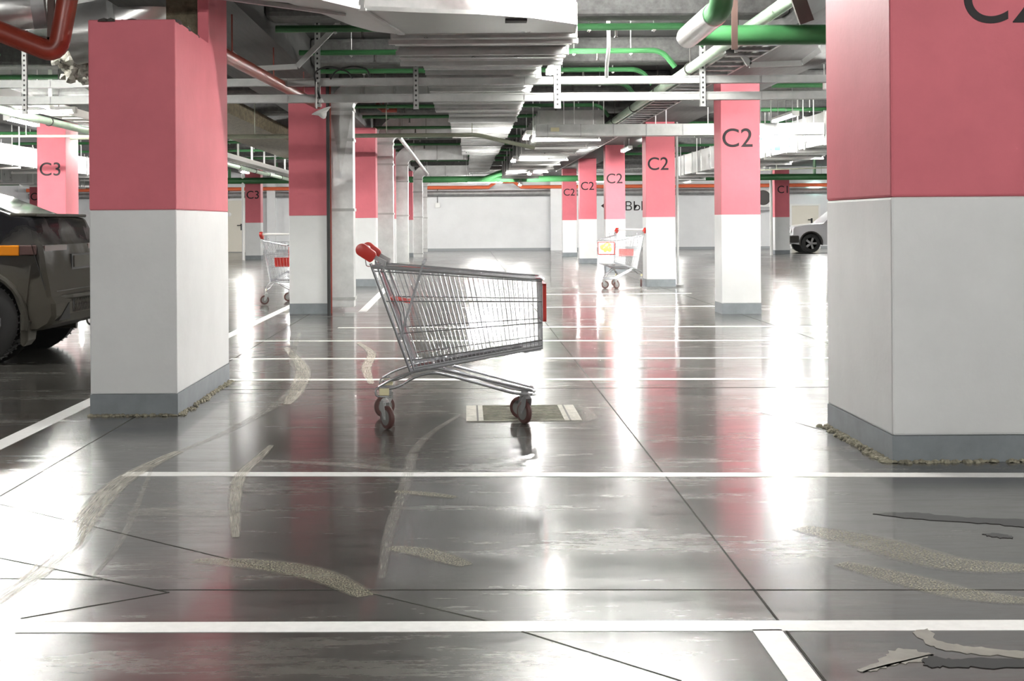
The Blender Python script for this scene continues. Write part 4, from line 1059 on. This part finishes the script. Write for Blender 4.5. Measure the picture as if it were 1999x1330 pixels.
# ---- far wall fittings
def wallbox(pxa, pya, pxb, pyb, dep, m, name, parent=None, bevel=.01):
    a, b = P3(pxa,pya,YB-dep), P3(pxb,pyb,YB-dep)
    return MB().box(a.x,b.x,YB-dep,YB-.001,b.z,a.z).build(name, m, parent, bevel=bevel)
def doorset(name, pxa, pxb, pytop, hx, hy):
    a, b = P3(pxa,pytop,YB), P3(pxb,pytop,YB)
    d = MB().box(a.x,b.x,YB-.05,YB-.001,.02,a.z).build(name, M['door'], bevel=.01); tag(d, kind='structure')
    mb = MB(); mb.box(a.x-.07,a.x,YB-.07,YB,0,a.z+.07); mb.box(b.x,b.x+.07,YB-.07,YB,0,a.z+.07); mb.box(a.x,b.x,YB-.07,YB,a.z,a.z+.07); mb.build('door_frame', M['white2'], d)
    h = P3(hx,hy,YB-.1); mb = MB(); mb.box(h.x-.035,h.x+.035,YB-.07,YB-.05,h.z-.14,h.z+.12); mb.tube([(h.x,YB-.06,h.z+.06),(h.x,YB-.13,h.z+.06),(h.x-.16,YB-.13,h.z+.06)], .016, 8); mb.build('door_handle', M['black'], d)
doorset('door_1', 425, 475, 392, 471, 443)
doorset('door_2', 1545, 1597, 402, 1585, 432)
b1 = wallbox(849,396,859,406,.08,M['white2'],'junction_box'); tag(b1,'small white junction box on the far wall', 'box')
a = P3(854,370,YB-.03); b = P3(854,396,YB-.03); tag(MB().tube([a,b], .014, 6).build('cable', M['dark']), 'thin cable dropping to the white junction box', 'cable')
p = P3(447,419,YB-.1); al = MB().lathe((p.x,YB-.001,p.z),(0,-1,0),[(.09,0),(.09,.05),(.05,.07)],16).build('alarm_sounder', M['white2'], smooth=True); tag(al,'small round sounder hanging on the far wall by the cream door','alarm')
a = P3(447,372,YB-.03); tag(MB().tube([a,(p.x,YB-.03,p.z+.09)], .012, 6).build('cable', M['dark']), 'thin cable dropping to the round sounder', 'cable')
fan = empty('fan_unit', P3(1494,408,YB-.35), 'white wall fan unit with a round dark grille at the far right', 'fan')
wallbox(1484,371,1506,404,.35,M['white2'],'case',fan)
p = P3(1484,386,YB-.36); MB().lathe((p.x+.12,YB-.35,p.z),(0,-1,0),[(.30,0),(.30,.02),(.27,.03)],24).build('grille', M['dark'], fan)
wallbox(1482,404,1507,411,.36,M['galvd'],'bracket',fan)
ex = wallbox(1585,361,1598,369,.08,M['exit'],'exit_sign',bevel=0); tag(ex,'small lit pale green exit sign on the far wall','sign')
# wall writing
wt = empty('wall_lettering', P3(1215,400,YB-.004), 'large black letters on the far wall between the C2 pillars', 'lettering')
p = P3(1219,411,YB); text_mesh('ВЫ', 18*YB/F/.73, M['letter'], 'letters', wt, (p.x,YB-.006,p.z))
a = P3(1173,402,YB-.004); mb = MB(); mb.v += [(a.x,YB-.004,a.z),(a.x+.16,YB-.004,a.z+.12),(a.x+.16,YB-.004,a.z-.12)]; mb.face([0,1,2]); mb.build('arrow', M['letter'], wt)
# ---- hanging parking sign
YS = 21.6
a, b = P3(1474,262,YS), P3(1553,297,YS)
sg = empty('parking_sign', ((a.x+b.x)/2,YS,b.z), 'white hanging sign with a blue P and two blue up arrows', 'sign')
MB().box(a.x,b.x,YS,YS+.03,b.z,a.z).build('board', M['white2'], sg)
c0, c1 = P3(1503,273,YS), P3(1523,294,YS)
MB().box(c0.x,c1.x,YS-.003,YS,c1.z,c0.z).build('blue_square', M['signblue'], sg)
t = P3(1507,292,YS); text_mesh('P', 17*YS/F/.73, M['white2'], 'lettering', sg, (t.x,YS-.006,t.z), off=.008)
for px in (1486,1541):
    q0, q1 = P3(px,288,YS), P3(px,265,YS); mb = MB()
    mb.box(q0.x-.012,q0.x+.012,YS-.003,YS,q0.z,q1.z-.04)
    i = len(mb.v); mb.v += [(q1.x-.04,YS-.003,q1.z-.06),(q1.x+.04,YS-.003,q1.z-.06),(q1.x,YS-.003,q1.z)]; mb.face([i,i+1,i+2]); mb.build('arrow', M['arrow'], sg)
mb = MB()
for px in (1480,1548): q = P3(px,262,YS); mb.tube([(q.x,YS+.015,q.z),(q.x,YS+.015,2.9)], .005, 5)
mb.build('hanging_wire', M['galv2'], sg)
# ================================================================ LAMPS
def make_lamp(m):
    r = empty('fluorescent_lamp', (0,0,0), 'x', 'lamp', 'fluorescent lamps')
    mb = MB(); mb.box(-.64,.64,-.045,.045,.02,.06); mb.box(-.66,-.62,-.05,.05,-.015,.06); mb.box(.62,.66,-.05,.05,-.015,.06); mb.build('housing', M['white2'], r, bevel=.004)
    MB().tube([(-.62,0,0),(.62,0,0)], .016, 10).build('tube', M[m], r, smooth=True)
    return r
PROTO = {}
def lamp(x, y, z, rz, label, m='lamp', rods=True):
    o = dup(PROTO[m]) if m in PROTO else PROTO.setdefault(m, make_lamp(m))
    for c in [c for c in o.children if c.name.startswith('rod')]: bpy.data.objects.remove(c)
    o.location = (0,0,0)
    if rods:
        for sx in (-.45,.45): MB().tube([(sx,0,.055),(sx,0,(2.525 if (.9 < x < 2.2 and 21 < y < 43.5) else ZC)-z)], .006, 6).build('rod', M['galvd'], o)
    o.location = (x,y,z); o.rotation_euler = (0,0,rz); o['label'] = label
LAMPS = [
 (1.30,13.25,3.2,0,'added fluorescent lamp hidden between two ceiling ribs to brighten the crossing trays','lamp'),  # added light, kept out of view behind a rib, brightens the tray fronts
 (-4.5,10.9,3.05,0,'fluorescent lamp above the crossing trays at the upper left','lamp'),
 (-5.3,16.5,2.5,0,'fluorescent lamp just beyond the crossing trays at the upper left','lamp'),
 (1.15,10.0,3.1,.217,'fluorescent lamp beside the curved duct, above the trolley front','lamp3'),
 (.95,14.8,2.80,1,'fluorescent lamp behind the crossing trays, right beside the ribbed duct','lamp'),
 (4.6,15.2,2.60,0,'fluorescent lamp right of the nearest C2 pillar top','lamp'),
 (4.62,20.0,2.62,1,'fluorescent lamp in front of the pale trunking, above the parking sign','lamp'),
 (.98,21.9,2.50,1,'fluorescent lamp at the near end of the wide flat duct','lamp3'),
 (4.5,21.36,2.50,0,'fluorescent lamp behind the pale trunking, near its right end','lamp'),
 (3.42,29.4,2.66,1,'fluorescent lamp glowing between two C2 pillars','lamp2'),
 (1.0,28.5,2.42,1,'fluorescent lamp along the left edge of the wide flat duct','lamp3'),
 (1.7,36.5,2.42,1,'fluorescent lamp under the far part of the wide flat duct','lamp3'),
 (1.7,43.0,2.3,1,'fluorescent lamp at the far end of the wide flat duct','lamp2'),
 (-7.6,11.2,2.95,0,'fluorescent lamp over the black car','lamp2'),
 (-7.0,19.0,2.7,0,'fluorescent lamp behind the crossing trays over the left aisle','lamp2')]
for i,y in enumerate((12,18,25,32,39,49)): LAMPS.append((7.4,y,2.6,1,'%s fluorescent lamp over the right aisle' % NTH[i],'lamp2'))
for i,y in enumerate((19.5,25.2,32,39,49)): LAMPS.append((-6.25,y,2.6,1,'%s fluorescent lamp over the left aisle' % NTH[i],'lamp2'))
for i,y in enumerate((14,24,35,48)): LAMPS.append((-13.5,y,2.7,1,'%s fluorescent lamp over the outer left aisle' % NTH[i],'lamp2'))
for i,y in enumerate((24,36,51)): LAMPS.append((13,y,2.7,1,'%s fluorescent lamp over the outer right aisle' % NTH[i],'lamp2'))
for x,l in ((.7,'above the middle'),(-3.8,'left of the middle'),(4.6,'right of the middle')): LAMPS.append((x,50.5,2.6,0,'fluorescent lamp near the far wall %s' % l,'lamp'))
for x,l in ((-3.0,'left'),(3.2,'right')): LAMPS.append((x,1.4,3.1,0,'fluorescent lamp high above the camera, %s' % l,'lamp3'))
for x,y,z,a,l,m in LAMPS: lamp(x,y,z,a*PI/2,l,m)
# ================================================================ CAMERA, WORLD, VIEW
cam = bpy.data.cameras.new('camera'); co = bpy.data.objects.new('camera', cam); COL.objects.link(co)
cam.sensor_width = 36; cam.lens = F/1999*36
cam.shift_x = (999.5-CX)/1999; cam.shift_y = -(665-CY)/1999
cam.clip_start = .05; cam.clip_end = 200
co.matrix_world = Matrix.Translation((0,0,H)) @ Matrix.Rotation(PI/2,4,'X') @ Matrix.Rotation(-ROLL,4,'Z')
scene.camera = co
w = bpy.data.worlds.new('world'); scene.world = w; w.use_nodes = True
w.node_tree.nodes['Background'].inputs[0].default_value = (0,0,0,1); w.node_tree.nodes['Background'].inputs[1].default_value = 0
vs = scene.view_settings; vs.view_transform = 'Standard'; vs.look = 'None'; vs.gamma = 1; vs.use_curve_mapping = False
vs.exposure = 3.12
scene.cycles.max_bounces = 7; scene.cycles.diffuse_bounces = 4; scene.cycles.glossy_bounces = 4; scene.cycles.transparent_max_bounces = 12
scene.cycles.use_denoising = True; scene.cycles.use_adaptive_sampling = True; scene.cycles.adaptive_threshold = .025
scene.cycles.sample_clamp_indirect = 8
